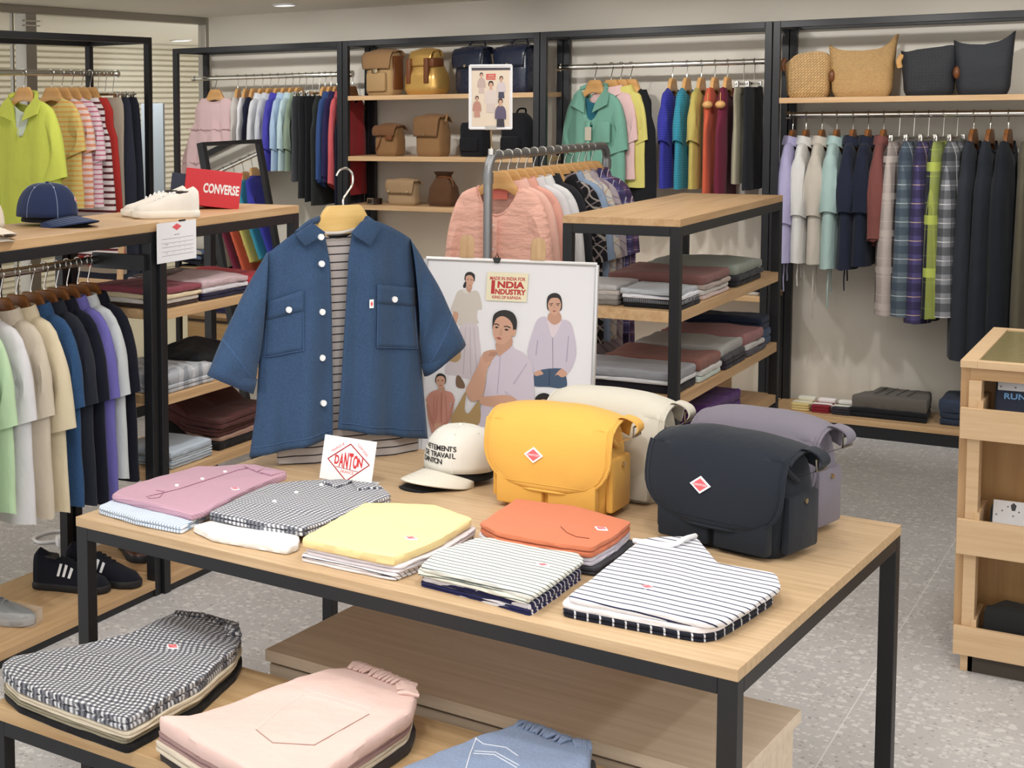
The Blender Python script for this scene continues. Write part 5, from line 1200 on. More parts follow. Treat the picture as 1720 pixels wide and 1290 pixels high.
mb.build('body', TEE, te, world=True)
MB().tube(smooth_path([sp(528, 388, .02), sp(545, 391, .034), sp(568, 391, .036), sp(590, 387, .03), sp(600, 383, .0)], 5), .004, 8).build('neckband', cloth('tee_rib', (206, 200, 196)), te, world=True)
# hanger and stand
hu = sl_(577, 385); hp = loc3(hu[0], hu[1], 0)
hg = thing('display_hanger', 'pale wooden hanger with a big hook inside the blue shirt on the table', 'hanger', hp, math.atan2(SU.y, SU.x))
half = [(.046, .062), (.058, .048), (.070, .026), (.088, .004), (.112, -.016), (.150, -.040), (.150, -.054), (.11, -.040), (.085, -.022), (.04, -.012)]; top = half+[(-x, z) for x, z in reversed(half)]
MB().prism([(x, -.009, z) for x, z in top], (0, .018, 0)).build('arm', wood('pale_hanger', (228, 194, 128), (210, 172, 102), 0, .3), hg, bevel=.004)
MB().tube(smooth_path([(0, 0, .060), (0, 0, .078), (.012, 0, .095), (.026, 0, .115), (.026, 0, .140), (.010, 0, .156), (-.010, 0, .152), (-.020, 0, .138)], 6), .0030, 8).build('hook', CHROME, hg)
MB().box(-.014, .022, -.006, .02, .0, .016).build('stand_clamp', BLACKP, hg)
ds = thing('shirt_stand', 'slim steel shirt stand mostly hidden behind the blue shirt', 'stand', (SO-SN*.10))
MB().cyl((0, 0, .006), (0, 0, hp.z-TZ), .006).build('pole', STEEL, ds)
MB().cyl((0, 0, .0005), (0, 0, .007), .075, n=32).build('base_plate', BLK, ds, bevel=.001)
MB().cyl(V((0, 0, hp.z-TZ-.004)), V((0, 0, hp.z-TZ-.004))+SN*.10, .005).build('arm', STEEL, ds)

# ================================================================== card sign
def sign():
    bl = PZ(536, 803, TZ+.001); br = PZ(623, 818, TZ+.001); u = (br-bl); w = u.length; u.normalize(); n = u.cross(UZ_).normalized(); 
    if n.dot(EYE-bl) < 0: n = -n
    up = (UZ_*math.cos(.27)-n*math.sin(.27)); h = .108
    t = thing('card_sign', 'small white card sign with a red diamond emblem on the display table', 'sign', bl)
    kw = dict(parent=t, world=True, smooth=False)
    MB().prism([bl, br, br+up*h, bl+up*h], -n*.002).build('card', WHITEP, bevel=.0006, **kw)
    MB().prism([bl, br, br-n*.045, bl-n*.045], UZ_*.002).build('foot', WHITEP, **kw)
    fn = u.cross(up)
    if fn.dot(n) < 0: fn = -fn
    c = bl+u*w*.52+up*h*.47; DR = plain('sign_red', (170, 34, 40), .6)
    def P_(x, y): return c+u*x*w+up*y*h+fn*.0004
    corners = [(-.40, .0), (0, -.43), (.40, .0), (0, .40)]
    mb = MB()
    for i in range(4):
        a = V((*corners[i], 0)); b = V((*corners[(i+1) % 4], 0)); mb.tube([P_(*a[:2]), P_(*b[:2])], .0014, 5)
    mb.tube([P_(-.235, -.145), P_(.20, -.19)], .0007, 5)
    mb.build('diamond_emblem', DR, **kw)
    tx = MB()
    for i, ch in enumerate('DANTON'):
        x = -.225+i*.090; hh = h*(.19, .28, .34, .34, .27, .19)[i]; text_mb(tx, ch, P_(x, .015-.5*hh/h), u, up, hh, depth=.0003, sx=.19*h/hh*(.60, .53, .58, .60, .56, .62)[i], bold=.035)
    tx.build('lettering', RED, **kw)
    tm = MB(); s2 = math.sqrt(.5)
    text_mb(tm, 'MARQUE', P_(-.225, .26), (u*.40*w+up*.40*h), (up-u*.35), h*.062, depth=.0003); text_mb(tm, 'DEPOSEE', P_(.235, .27), (u*.40*w-up*.42*h), (up+u*.35), h*.062, depth=.0003); text_mb(tm, 'FRANCE', P_(0, -.265), u, up, h*.062, depth=.0003)
    tm.build('small_lettering', PINKRED, **kw)
sign()

# ================================================================== caps
def cap(loc, rz, c, brimc, label, group=None, tilt=0, seam=None, text=None, lab=False, a=.078, b=.092, h=.105, under=None, crown=True):
    t = thing('baseball_cap', label, 'cap', loc, group=group, rot=(tilt, 0, rz)); nm = 'cap_%d_%d_%d' % c
    mt = cloth(nm, c, wr=.2); mb_ = cloth('cap_%d_%d_%d' % brimc, brimc, wr=.1)
    if crown:
        rings = []; N = 48
        for i in range(15):
            q = i/14; r = math.cos(q*PI/2*.985)**.78; z = h*math.sin(q*PI/2)**.9
            rings.append([V((a*r*math.cos(t_)*(1+.006*math.cos(6*t_)), b*r*math.sin(t_)*(1+.006*math.cos(6*t_))-.004*q, z+.012*(1-q))) for t_ in [2*PI*k/N for k in range(N)]])
        MB().loft(rings, False, True).build('crown', mt, t, solid=.002)
        MB().ball((0, -.004, h+.002), .007, .007, .0045).build('top_button', mt, t)
        mb = MB()
        for k in range(6):
            t_ = PI/6+k*PI/3+PI/6; mb.tube([rings[i][int(round((t_/(2*PI))*N)) % N]*1.004 for i in range(0, 15)], .0011, 5)
        mb.build('seam_stitching', seam or mt, t)
        for k in range(6):
            t_ = k*PI/3; p = rings[9][int(round((t_/(2*PI))*N)) % N]; MB().ball(p*1.004, .0034).build('eyelet', seam or mt, t)
    def br(u, v):
        an = -PI/2+(u-.5)*2.2; e = math.sin(PI*u)**.5; inx, iny = a*.99*math.cos(an), b*.99*math.sin(an)
        return V((inx*(1+.10*v*(1 if e > .2 else 0)), iny-a*1.15*v*e, .014-.012*v-.020*(2*u-1)**2*(1+.2*v)))
    o = MB().grid(br, 28, 12).build('brim', mb_, t, solid=.003)
    mb = MB()
    for q in (.25, .45, .65, .85): mb.tube([br(.06+.88*i/20, q)+V((0, 0, .0018)) for i in range(21)], .0006, 4)
    mb.build('brim_stitching', seam or mb_, o)
    if text:
        tm = MB()
        for i, line in enumerate(text):
            adv = 0
            for j, ch in enumerate(line):
                cwid = {'M': 1.35, 'I': .55, ' ': .6}.get(ch, 1.); an = -PI/2-.50+(adv+cwid/2)*.122; adv += cwid; zz = .064-i*.0155; q = math.asin(min(1, ((zz-.012)/h)))/(PI/2); r = math.cos(q*PI/2)**.78
                p = V((a*r*math.cos(an), b*r*math.sin(an), zz))*1.0; n = V((math.cos(an)/a, math.sin(an)/b, .45/h*.09)).normalized(); ux = V((-math.sin(an), math.cos(an), 0)); uy = n.cross(ux)
                text_mb(tm, ch, p+n*.002, ux, uy, .0125, depth=.0008, bold=.02)
        tm.build('embroidery', plain('black_thread', (20, 20, 22), .8), t)
    if lab:
        an = -PI/2+.55; z = .062; q = math.asin((z-.012)/h)/(PI/2); r = math.cos(q*PI/2)**.78; p = V((a*r*math.cos(an), b*r*math.sin(an), z)); n = V((math.cos(an), math.sin(an), .35)).normalized(); ux = V((-math.sin(an), math.cos(an), 0)); M_ = wm(t)
        patch(t, M_ @ (p*1.012+n*.001), M_.to_3x3() @ ux, M_.to_3x3() @ n.cross(ux), .022)
    return t
IV = (222, 218, 208)
cp = PZ(770, 792, TZ+.02)
cap((cp.x, cp.y, TZ+.001), -.34, (28, 28, 30), (28, 28, 30), 'black cap mostly hidden underneath the ivory cap on the display table', 'caps stacked on the display table', a=.080, b=.090, h=.05)
cap((cp.x+.004, cp.y+.008, TZ+.022), -.30, IV, (226, 220, 204), 'ivory cap with black lettering set on a black cap beside the yellow bag', 'caps stacked on the display table', text=('VETEMENTS', 'DE TRAVAIL', 'DANTON'), h=.112, a=.084, b=.094)
np_ = PZ(80, 378, UZ)
SEAMW = cloth('cap_seam', (150, 166, 200))
cap((np_.x, np_.y, UZ+.001), 1.48, (24, 25, 30), (24, 25, 30), 'black cap underneath the navy denim cap on the left counter', 'caps on the left counter', a=.078, b=.090, h=.05)
cap((np_.x-.002, np_.y, UZ+.018), 1.5, (38, 52, 90), (40, 56, 94), 'navy denim cap with light stitching on the left counter', 'caps on the left counter', seam=SEAMW, lab=True, h=.116, a=.091, b=.104)
bp_ = PZ(-40, 400, UZ)
cap((bp_.x, bp_.y, UZ+.001), 1.25, (30, 30, 34), (226, 216, 200), 'pale brim of the lower cap at the left edge of the counter', 'caps on the left counter', a=.074, b=.086, h=.06)
cap((bp_.x+.002, bp_.y, UZ+.022), 1.25, (218, 204, 184), (226, 214, 196), 'beige cap cut by the left picture edge on the counter', 'caps on the left counter', h=.105)

# ================================================================== shoes
def shoe(loc, rz, up, sole, label, group=None, L=.235, w=.085, laces=WHITEP, stripes=None, name='sneaker', tall=.088, solet=.024):
    """toe towards local -y"""
    t = thing(name, label, 'shoe', loc, rz, group)
    def half(v): return interp([(0, w*.30), (.08, w*.39), (.3, w*.37), (.55, w*.43), (.75, w*.49), (.9, w*.40), (.97, w*.24), (1, w*.05)], v)
    def side(v, s): return half(v)*s
    pts = [(half(i/30), L/2-L*i/30) for i in range(31)]+[(-half(i/30), L/2-L*i/30) for i in range(30, -1, -1)]
    mb = MB(); rings = []
    for z, k in ((0, .96), (.004, 1.03), (solet*.8, 1.05), (solet, 1.0)): rings.append([V((x*k, y*(1+(k-1)*.6), z+.006*max(0, -y/L-.3)*2)) for x, y in pts])
    mb.loft(rings); mb.build('sole', sole, t)
    rings = []; n = 20
    for i in range(31):
        v = i/30; hw = half(v)*.97; hh = interp([(0, tall*.80), (.06, tall*.98), (.18, tall*.85), (.30, tall*.72), (.45, tall*.70), (.6, tall*.52), (.8, tall*.32), (.94, tall*.22), (1, tall*.04)], v)
        rings.append([V((hw*sgnpow(math.cos(a), .7), L/2-L*v*.99, solet*.8+max(0, hh)*math.sin(a)**.75)) for a in [PI*k/n for k in range(n+1)]])
    o = MB().loft(rings, True, True, closed=False).build('upper', up, t)
    MB().prism([(x*w, L/2-L*v, tall*.80) for v, x in ((.06, 0), (.09, .2), (.18, .24), (.29, .17), (.33, 0), (.29, -.17), (.18, -.24), (.09, -.2))], (0, 0, solet*.8)).build('collar_lining', plain('dark_lining', (52, 48, 46), .8), t)
    mb = MB()
    for k in range(5):
        v = .36+k*.065; hh = interp([(.3, tall*.72), (.45, tall*.70), (.6, tall*.52), (.8, tall*.32)], v); mb.tube([(-w*.16, L/2-L*v+.004, solet*.8+hh*.97), (0, L/2-L*v, solet*.8+hh+.004), (w*.16, L/2-L*v-.004, solet*.8+hh*.97)], .0028, 6)
    mb.build('laces', laces, t)
    if stripes:
        for s in (-1, 1):
            for k in range(3):
                v = .40+k*.075; q = []
                for dv, a in ((0, .95), (.035, .95), (.0, .28), (-.035, .28)):
                    vv = v+dv-.03; hw = half(vv)*.985; hh = interp([(.2, tall*.8), (.3, tall*.72), (.45, tall*.70), (.6, tall*.52), (.8, tall*.32)], vv); q.append(V((s*(hw*math.cos(a)**.7+.0015), L/2-L*vv*.99, solet*.8+hh*math.sin(a)**.75+.001)))
                MB().prism(q, (s*.0012, 0, 0)).build('stripe', stripes, t, smooth=False)
    return t
CANV = cloth('white_canvas', (240, 232, 220), wr=.1); RUB = plain('white_rubber', (240, 234, 222), .5)
a1 = PZ(277, 366, UZ)
shoe((a1.x, a1.y, UZ+.001), -.80, CANV, RUB, 'white canvas sneaker, nearer of the pair beside the red shoe box', 'white sneakers on the left counter', L=.225, tall=.086)
shoe((a1.x-.075, a1.y+.045, UZ+.001), -.92, CANV, RUB, 'white canvas sneaker, farther of the pair beside the red shoe box', 'white sneakers on the left counter', L=.225, tall=.086)
BS = cloth('black_suede_shoe', (24, 26, 38), wr=.1); BR_ = plain('black_rubber', (22, 22, 26), .6); b1 = PZ(122, 990, .051)
shoe((b1.x, b1.y, .0515), 1.95, BS, BR_, 'black sneaker with white stripes on the base board, nearer of the pair', 'black striped sneakers on the base board', L=.25, w=.092, laces=BS, stripes=WHITEP, tall=.115)
shoe((b1.x+.05, b1.y+.105, .0515), 1.9, BS, BR_, 'black sneaker with white stripes on the base board, farther of the pair', 'black striped sneakers on the base board', L=.25, w=.092, laces=BS, stripes=WHITEP, tall=.115)
GR = plain('grey_film_shoe', (138, 140, 142), .3, 0, .6, .3, 30); g1 = PZ(18, 1048, .051)
t = shoe((g1.x-.06, g1.y, .0515), 1.85, GR, plain('grey_sole', (150, 150, 150), .5), 'grey shoe wrapped in clear film at the left edge of the base board', L=.26, w=.095, laces=GR, tall=.085)
MB().loft([[V((x*1.06, y*1.05, z)) for x, y in [(-.045, .1), (-.05, -.04), (-.03, -.135), (.03, -.135), (.05, -.04), (.045, .1)]] for z in (.004, .045)], False, False).build('film_wrap', plain('clear_film', (225, 228, 230), .15, 0, .5, .3, 40, alpha=.25), t)
bs_ = PZ(222, 925, .051)
MB().box(-.13, .13, -.10, .10, 0, .026).build('display_riser', OAK(0), None, smooth=False, bevel=.001)
o = bpy.data.objects['display_riser']; o.location = (-2.95, 3.98, .0515); tag(o, 'thin oak riser board under the brown shoes on the left base', 'riser')
shoe((-2.91, 3.94, .0785), .9, plain('brown_shoe', (80, 48, 36), .4), BR_, 'dark brown shoe on the riser, nearer of the pair', 'brown shoes on the riser', L=.22, laces=BR_, tall=.075)
shoe((-2.93, 4.03, .0785), .9, plain('brown_shoe', 0), BR_, 'dark brown shoe on the riser, farther of the pair', 'brown shoes on the riser', L=.22, laces=BR_, tall=.075)
# shoe box
bxp = PZ(362, 352, UZ)
sb = thing('shoe_box', 'red and navy shoe box with white lettering tipped up on the left counter', 'box', (bxp.x, bxp.y+.02, UZ+.020), rot=(-.10, .12, .60))
NVY = plain('box_navy', (36, 42, 66), .55); RDB = plain('box_red', (206, 44, 54), .5)
MB().box(-.178, .06, .0, .115, -.012, .095).build('box_base', NVY, sb, smooth=False, bevel=.001)
MB().box(-.128, .074, -.004, .119, -.014, .118).build('lid', RDB, sb, smooth=False, bevel=.001)
tm = MB(); text_mb(tm, 'CONVERSE', (.004, -.0042, .036), (1, 0, 0), (0, 0, 1), .032, depth=.0004, sx=.56, bold=.035); tm.build('lettering', WHITEP, sb, smooth=False)
# size chart sheet hanging from the counter edge
q0, q1 = PX(263, 377, -2.722), PX(329, 369, -2.722); y0, y1 = q0.y, q1.y; ztop = q0.z+.002; zb_ = PX(263, 444, -2.722).z
cs = thing('size_chart', 'white size chart sheet taped to the left counter edge', 'notice', (-2.722, (y0+y1)/2, ztop)); kw = dict(parent=cs, world=True, smooth=False)
MB().box(-2.7225, -2.7215, y0, y1, zb_, ztop).build('sheet', PAPER, **kw)
INK = plain('grey_ink', (96, 96, 104), .7); cw = y1-y0; ch_ = ztop-zb_
def cP(a, b): return V((-2.7212, y0+cw*a, ztop-ch_*b))
MB().prism([cP(.38, .13), cP(.5, .22), cP(.62, .13), cP(.5, .05)], (.0004, 0, 0)).build('emblem', PINKRED, **kw)
tm = MB(); text_mb(tm, 'SIZE CHART', cP(.5, .34), (0, 1, 0), UZ_, ch_*.030, depth=.0004)
for r_, (lab_, vals) in enumerate((('', 'S M L'), ('WOMEN', '34 36 38'), ('', 'S M L XL'), ('MEN', '36 38 40 42'))):
    yy = .46+r_*.105; text_mb(tm, lab_, cP(.24, yy), (0, 1, 0), UZ_, ch_*.022, depth=.0004) if lab_ else None
    for k, v_ in enumerate(vals.split()): text_mb(tm, v_, cP(.42+k*.14, yy), (0, 1, 0), UZ_, ch_*.022, depth=.0004)
tm.build('lettering', INK, **kw)
mb = MB()
for b in (.41, .515, .62, .725, .83): mb.tube([cP(.12, b), cP(.92, b)], .0004, 4)
mb.build('table_lines', INK, **kw)
MB().prism([cP(.55, -.03), cP(.72, -.03), cP(.72, .01), cP(.55, .01)], (.001, 0, 0)).build('clip', BLACKP, **kw)
# ================================================================== big poster on an easel
TLP = EYE+ray(716, 434)*4.22
best = None
for i in range(-60, 61):
    az = .62+i*.008; n_ = V((math.sin(az)*math.cos(.10), -math.cos(az)*math.cos(.10), math.sin(.10)))
    a = PP(1003, 445, TLP, n_); b = PP(985, 660, TLP, n_); q = abs((a-TLP).normalized().dot((b-a).normalized()))
    if best is None or q < best[0]: best = (q, n_, a, b)
_, PN, TRP, _b = best
PU = (TRP-TLP).normalized(); PV = PN.cross(PU)
if PV.z < 0: PV = -PV
PWd = (TRP-TLP).length; PHt = .69
pb = thing('poster_board', 'large white framed poster of women in pale clothes standing behind the table', 'poster', TLP-PV*PHt+PU*PWd/2); kw = dict(parent=pb, world=True, smooth=False)
def pc(x, y, off=0): return TLP+PU*x+PV*-y+PN*off
MB().prism([pc(0, 0, -.006), pc(PWd, 0, -.006), pc(PWd, PHt, -.006), pc(0, PHt, -.006)], PN*.006).build('sheet', plain('poster_white', (236, 235, 239), .5, 0, .25), **kw)
mb = MB()
for a, b in (((0, 0), (PWd, 0)), ((PWd, 0), (PWd, PHt)), ((PWd, PHt), (0, PHt)), ((0, PHt), (0, 0))):
    mb.tube([pc(*a), pc(*b)], .0065, 8)
mb.build('frame', plain('silver_frame', (214, 214, 216), .3, .6), **kw)
MB().prism([pc(PWd*.395, -.010, -.012), pc(PWd*.445, -.010, -.012), pc(PWd*.435, .006, -.012), pc(PWd*.405, .006, -.012)], PN*.022).build('bulldog_clip', BLACKP, bevel=.002, **kw)
MB().tube([pc(PWd*.41, -.008, .008), pc(PWd*.42, -.024, .01), pc(PWd*.432, -.008, .008)], .0016, 6).build('clip_wire', BLACKP, **kw)
_lay = [0]
def ink(name, c, pts, par, A=True, k=None):
    ox, oy, sc = k or ((700, 430, 4.777) if A else (700, 600, 6.615)); _lay[0] += 1; off = .0006+.00006*_lay[0]
    P_ = [PP(ox+x/sc, oy+y/sc, TLP, PN) for x, y in pts]; P_ = smooth_path(P_, 3, True) if len(pts) > 4 else P_
    return MB().prism([p+PN*off for p in P_], PN*.00005).build(name, plain('ink_%d_%d_%d' % c, c, .5), par, world=True, smooth=False)
SK = (206, 160, 136); HR = (24, 19, 19); SKD = (196, 150, 127); LIP = (160, 88, 80)
# standing woman with the long skirt
f = ink('printed_person', (206, 198, 190), [(362, 268), (400, 275), (415, 295), (470, 275), (505, 310), (525, 425), (490, 435), (485, 500), (488, 545), (335, 560), (340, 460), (272, 445), (300, 350), (325, 290)], pb)
ink('skirt', (208, 198, 204), [(350, 555), (480, 548), (500, 650), (515, 790), (490, 960), (420, 990), (320, 960), (230, 945), (240, 860), (330, 790), (352, 690)], f)
for x0, x1 in ((390, 370), (425, 430), (455, 480)): ink('skirt_fold', (184, 172, 182), [(x0, 570), (x0+5, 570), (x1+7, 950), (x1, 950)], f)
ink('hair', HR, [(383, 175), (395, 138), (430, 127), (464, 148), (466, 190), (455, 205), (392, 200)], f); ink('ponytail', HR, [(372, 240), (388, 205), (398, 215), (393, 252), (378, 256)], f)
ink('neck', SKD, [(404, 228), (444, 235), (434, 285), (415, 290), (398, 272)], f); ink('face', SK, [(392, 182), (402, 158), (436, 155), (456, 182), (454, 215), (436, 250), (420, 252), (402, 232)], f)
ink('brow', HR, [(402, 186), (416, 184), (416, 188), (402, 190)], f); ink('brow', HR, [(430, 187), (448, 191), (447, 195), (430, 191)], f); ink('mouth', LIP, [(418, 233), (434, 235), (430, 241), (420, 239)], f)
ink('arm', SK, [(292, 450), (335, 462), (320, 540), (312, 562), (296, 548)], f); ink('shoe', (120, 92, 70), [(318, 968), (345, 962), (385, 1030), (376, 1062), (318, 1046)], f); ink('printed_bag', (176, 146, 104), [(260, 832), (340, 748), (352, 760), (350, 822), (318, 850), (285, 848)], f)
ink('collar', (222, 216, 208), [(362, 268), (400, 275), (412, 296), (390, 300), (370, 285)], f)
# right hand woman in the lilac cardigan
f = ink('printed_person', (204, 194, 210), [(1030, 485), (1060, 520), (1100, 550), (1150, 515), (1215, 520), (1250, 580), (1280, 740), (1265, 850), (1210, 945), (1160, 905), (1000, 915), (940, 940), (905, 850), (888, 760), (940, 580), (975, 505)], pb)
ink('inner_top', (222, 208, 216), [(1046, 505), (1100, 552), (1156, 505), (1150, 560), (1092, 655), (1062, 580)], f)
ink('front_edge', (150, 138, 160), [(1086, 655), (1093, 655), (1095, 905), (1089, 905)], f)
for a_ in ([(965, 680), (975, 672), (960, 800), (952, 795)], [(1215, 640), (1222, 640), (1205, 850), (1196, 850)]): ink('sleeve_fold', (172, 160, 182), a_, f)
ink('jeans', (62, 84, 112), [(938, 960), (1000, 912), (1160, 902), (1195, 955), (1196, 1060), (1060, 1050), (935, 1040)], f); ink('zip', (44, 60, 84), [(1060, 910), (1068, 910), (1066, 1045), (1058, 1045)], f)
ink('hand', SK, [(942, 940), (985, 914), (1016, 945), (990, 955), (955, 962)], f); ink('hand', SK, [(1108, 958), (1160, 905), (1206, 940), (1190, 965), (1160, 972), (1130, 952)], f)
ink('hair', HR, [(1043, 392), (1053, 322), (1105, 296), (1152, 318), (1166, 385), (1152, 440), (1062, 440)], f)
ink('neck', SKD, [(1072, 450), (1142, 450), (1160, 512), (1104, 552), (1050, 505)], f); ink('face', SK, [(1052, 392), (1070, 345), (1108, 335), (1142, 345), (1158, 392), (1146, 440), (1106, 477), (1066, 445)], f)
for x in (1064, 1118): ink('brow', HR, [(x, 382), (x+30, 378), (x+32, 384), (x, 389)], f); ink('eye', HR, [(x+5, 397), (x+15, 392), (x+26, 397), (x+15, 401)], f)
ink('nose', SKD, [(1098, 395), (1104, 395), (1110, 420), (1094, 422)], f); ink('mouth', LIP, [(1086, 440), (1103, 435), (1121, 441), (1103, 449)], f)
# woman at the lower left
f = ink('printed_person', (204, 144, 128), [(178, 1070), (230, 1080), (285, 1100), (306, 1168), (272, 1178), (262, 1300), (240, 1420), (215, 1560), (150, 1560), (120, 1420), (90, 1290), (85, 1190), (74, 1150), (110, 1095)], pb)
ink('arm', (190, 130, 112), [(80, 1190), (100, 1195), (125, 1300), (165, 1378), (150, 1392), (100, 1310)], f); ink('arm', (190, 130, 112), [(300, 1180), (280, 1185), (250, 1300), (195, 1370), (210, 1385), (270, 1310)], f); ink('hands', SK, [(140, 1350), (180, 1340), (200, 1362), (175, 1398), (150, 1392)], f)
ink('hair', HR, [(148, 992), (164, 950), (195, 941), (230, 962), (234, 1010), (215, 1030), (160, 1020)], f); ink('neck', SKD, [(176, 1045), (212, 1040), (226, 1080), (196, 1092), (178, 1075)], f); ink('face', SK, [(155, 995), (170, 966), (212, 965), (228, 1000), (215, 1040), (190, 1060), (166, 1036)], f)
for x in (164, 196): ink('eye', HR, [(x, 998), (x+10, 993), (x+20, 998), (x+10, 1002)], f)
ink('mouth', LIP, [(178, 1038), (190, 1034), (203, 1038), (190, 1044)], f); ink('placket', (176, 112, 96), [(196, 1095), (202, 1095), (200, 1330), (194, 1330)], f)
for x0, x1 in ((140, 130), (230, 240), (165, 150)): ink('dress_fold', (186, 124, 108), [(x0, 1120), (x0+4, 1120), (x1+6, 1320), (x1, 1320)], f)
# central woman
f = ink('printed_person', (208, 198, 212), [(652, 802), (700, 772), (762, 706), (785, 742), (860, 780), (920, 862), (940, 1000), (942, 1195), (900, 1300), (860, 1440), (500, 1440), (500, 1290), (540, 1110), (560, 1000), (585, 890), (618, 815)], pb)
ink('sleeve_fold', (186, 174, 194), [(770, 1022), (880, 860), (888, 866), (784, 1030)], f); ink('placket', (178, 166, 188), [(668, 800), (675, 800), (650, 1105), (642, 1105)], f); ink('cuff', (196, 184, 202), [(712, 1080), (845, 1190), (828, 1222), (800, 1190), (720, 1120)], f)
ink('printed_bag', (178, 148, 100), [(270, 1330), (340, 1180), (396, 1085), (384, 1225), (415, 1262), (470, 1190), (500, 1165), (508, 1330), (400, 1420)], f)
ink('arm', SK, [(520, 800), (560, 775), (600, 850), (566, 905), (545, 1060), (525, 1130), (480, 1160), (430, 1160), (395, 1080), (430, 1000), (492, 880)], f); ink('hand', SKD, [(528, 785), (570, 758), (622, 752), (645, 768), (610, 830), (575, 850), (545, 850)], f)
for x in (575, 592, 610): ink('finger', (150, 100, 84), [(x, 800), (x+24, 768), (x+28, 771), (x+5, 803)], f)
ink('arm', SK, [(500, 1165), (515, 1132), (600, 1122), (720, 1114), (790, 1140), (820, 1188), (790, 1213), (640, 1214), (530, 1196)], f)
ink('hair', HR, [(608, 560), (614, 482), (650, 445), (710, 433), (772, 455), (802, 512), (800, 580), (780, 640), (720, 640), (620, 600)], f)
ink('neck', SKD, [(640, 690), (752, 645), (764, 715), (700, 775), (655, 802), (638, 745)], f); ink('face', SK, [(610, 592), (618, 548), (642, 500), (690, 482), (742, 510), (770, 560), (768, 625), (744, 672), (700, 706), (652, 700), (620, 652)], f); ink('ear', SK, [(768, 602), (790, 588), (796, 605), (786, 640), (766, 645)], f)
ink('brow', HR, [(620, 545), (640, 540), (662, 552), (660, 560), (640, 549), (622, 552)], f); ink('brow', HR, [(700, 562), (725, 560), (752, 572), (750, 580), (724, 569), (700, 569)], f)
ink('eye', HR, [(624, 572), (642, 563), (658, 574), (642, 580)], f); ink('eye', HR, [(700, 590), (720, 581), (740, 594), (720, 600)], f); ink('nose', SKD, [(672, 580), (680, 580), (690, 628), (672, 638), (660, 630)], f); ink('mouth', LIP, [(634, 655), (660, 648), (684, 664), (660, 672)], f)
# partly hidden woman at the lower right
f = ink('printed_person', (120, 110, 140), [(930, 1420), (940, 1290), (1010, 1270), (1090, 1290), (1110, 1420)], pb)
ink('hair', HR, [(940, 1210), (955, 1130), (1010, 1098), (1066, 1114), (1092, 1172), (1090, 1240), (945, 1250)], f); ink('face', SK, [(950, 1215), (968, 1168), (1016, 1148), (1066, 1168), (1082, 1212), (1066, 1260), (1016, 1290), (964, 1260)], f)
for x in (966, 1030): ink('brow', HR, [(x, 1212), (x+32, 1206), (x+32, 1213), (x, 1220)], f)
# title square
tq = [(567, 127), (897, 140), (880, 370), (553, 355)]
f = ink('title_square', (236, 228, 196), tq, pb)
T_P = [PP(700+x/4.777, 430+y/4.777, TLP, PN) for x, y in tq]; tu = (T_P[1]-T_P[0]); tv = (T_P[0]-T_P[3]); tw, thh = tu.length, tv.length; tu.normalize(); tv.normalize()
def tp(x, y): return T_P[3]+tu*(x*tw)+tv*(y*thh)+PN*.008
tm = MB(); kk = dict(depth=.0002)
off_ = .0006+.00006*(_lay[0]+2)
def tp(x, y): return T_P[3]+tu*(x*tw)+tv*(y*thh)+PN*off_
text_mb(tm, 'MADE IN INDIA FOR', tp(.5, .73), tu, tv, thh*.115, sx=.78, bold=.03, **kk); text_mb(tm, 'I', tp(.16, .27), tu, tv, thh*.42, sx=1.0, bold=.05, **kk); text_mb(tm, 'NDIA', tp(.58, .47), tu, tv, thh*.21, sx=1.2, bold=.05, **kk)
text_mb(tm, 'NDUSTRY', tp(.58, .24), tu, tv, thh*.17, sx=.92, bold=.05, **kk); text_mb(tm, 'KING OF KAPADA', tp(.5, .08), tu, tv, thh*.10, sx=.82, bold=.03, **kk)
tm.build('lettering', plain('title_red', (188, 48, 48), .6), f, world=True, smooth=False)
# easel
ez = thing('display_easel', 'pale wooden easel holding the large poster, round topped posts behind it', 'easel', (TLP.x+PU.x*PWd/2-PN.x*.04, TLP.y+PU.y*PWd/2-PN.y*.04, 0)); kw = dict(parent=ez, world=True)
for px_, pt, pw in ((785, 394, 19), (905, 399, 19)):
    P0 = PP(px_, 440, TLP-PN*.02, PN); w_ = .020; top = PP(px_, pt, TLP-PN*.02, PN); fl = V((P0.x-PN.x*.0, P0.y-PN.y*.0, .0)); d = (top-V((top.x, top.y, 0)))
    prof = [top+PU*(w_*math.cos(a))+PV*(w_*(math.sin(a)-1)) for a in [PI*i/10 for i in range(11)]]; base = V((top.x-PV.x*top.z, top.y-PV.y*top.z, 0)); 
    bt_ = top-PV*((top.z)/PV.z)
    MB().prism(prof+[bt_-PU*w_+V((0, 0, .002)), bt_+PU*w_+V((0, 0, .002))], -PN*.018).build('upright', OAK(2), bevel=.002, **kw)
lz = pc(0, PHt+.012); MB().prism([pc(-.01, PHt+.008, -.012), pc(PWd+.01, PHt+.008, -.012), pc(PWd+.01, PHt+.03, -.012), pc(-.01, PHt+.03, -.012)], PN*.04).build('ledge', OAK(0), bevel=.002, **kw)
bk = pc(PWd/2, PHt*.3, -.03); MB().tube([bk, V((bk.x-PN.x*.35, bk.y-PN.y*.35, .012))], .012, 10).build('rear_leg', OAK(2), **kw)

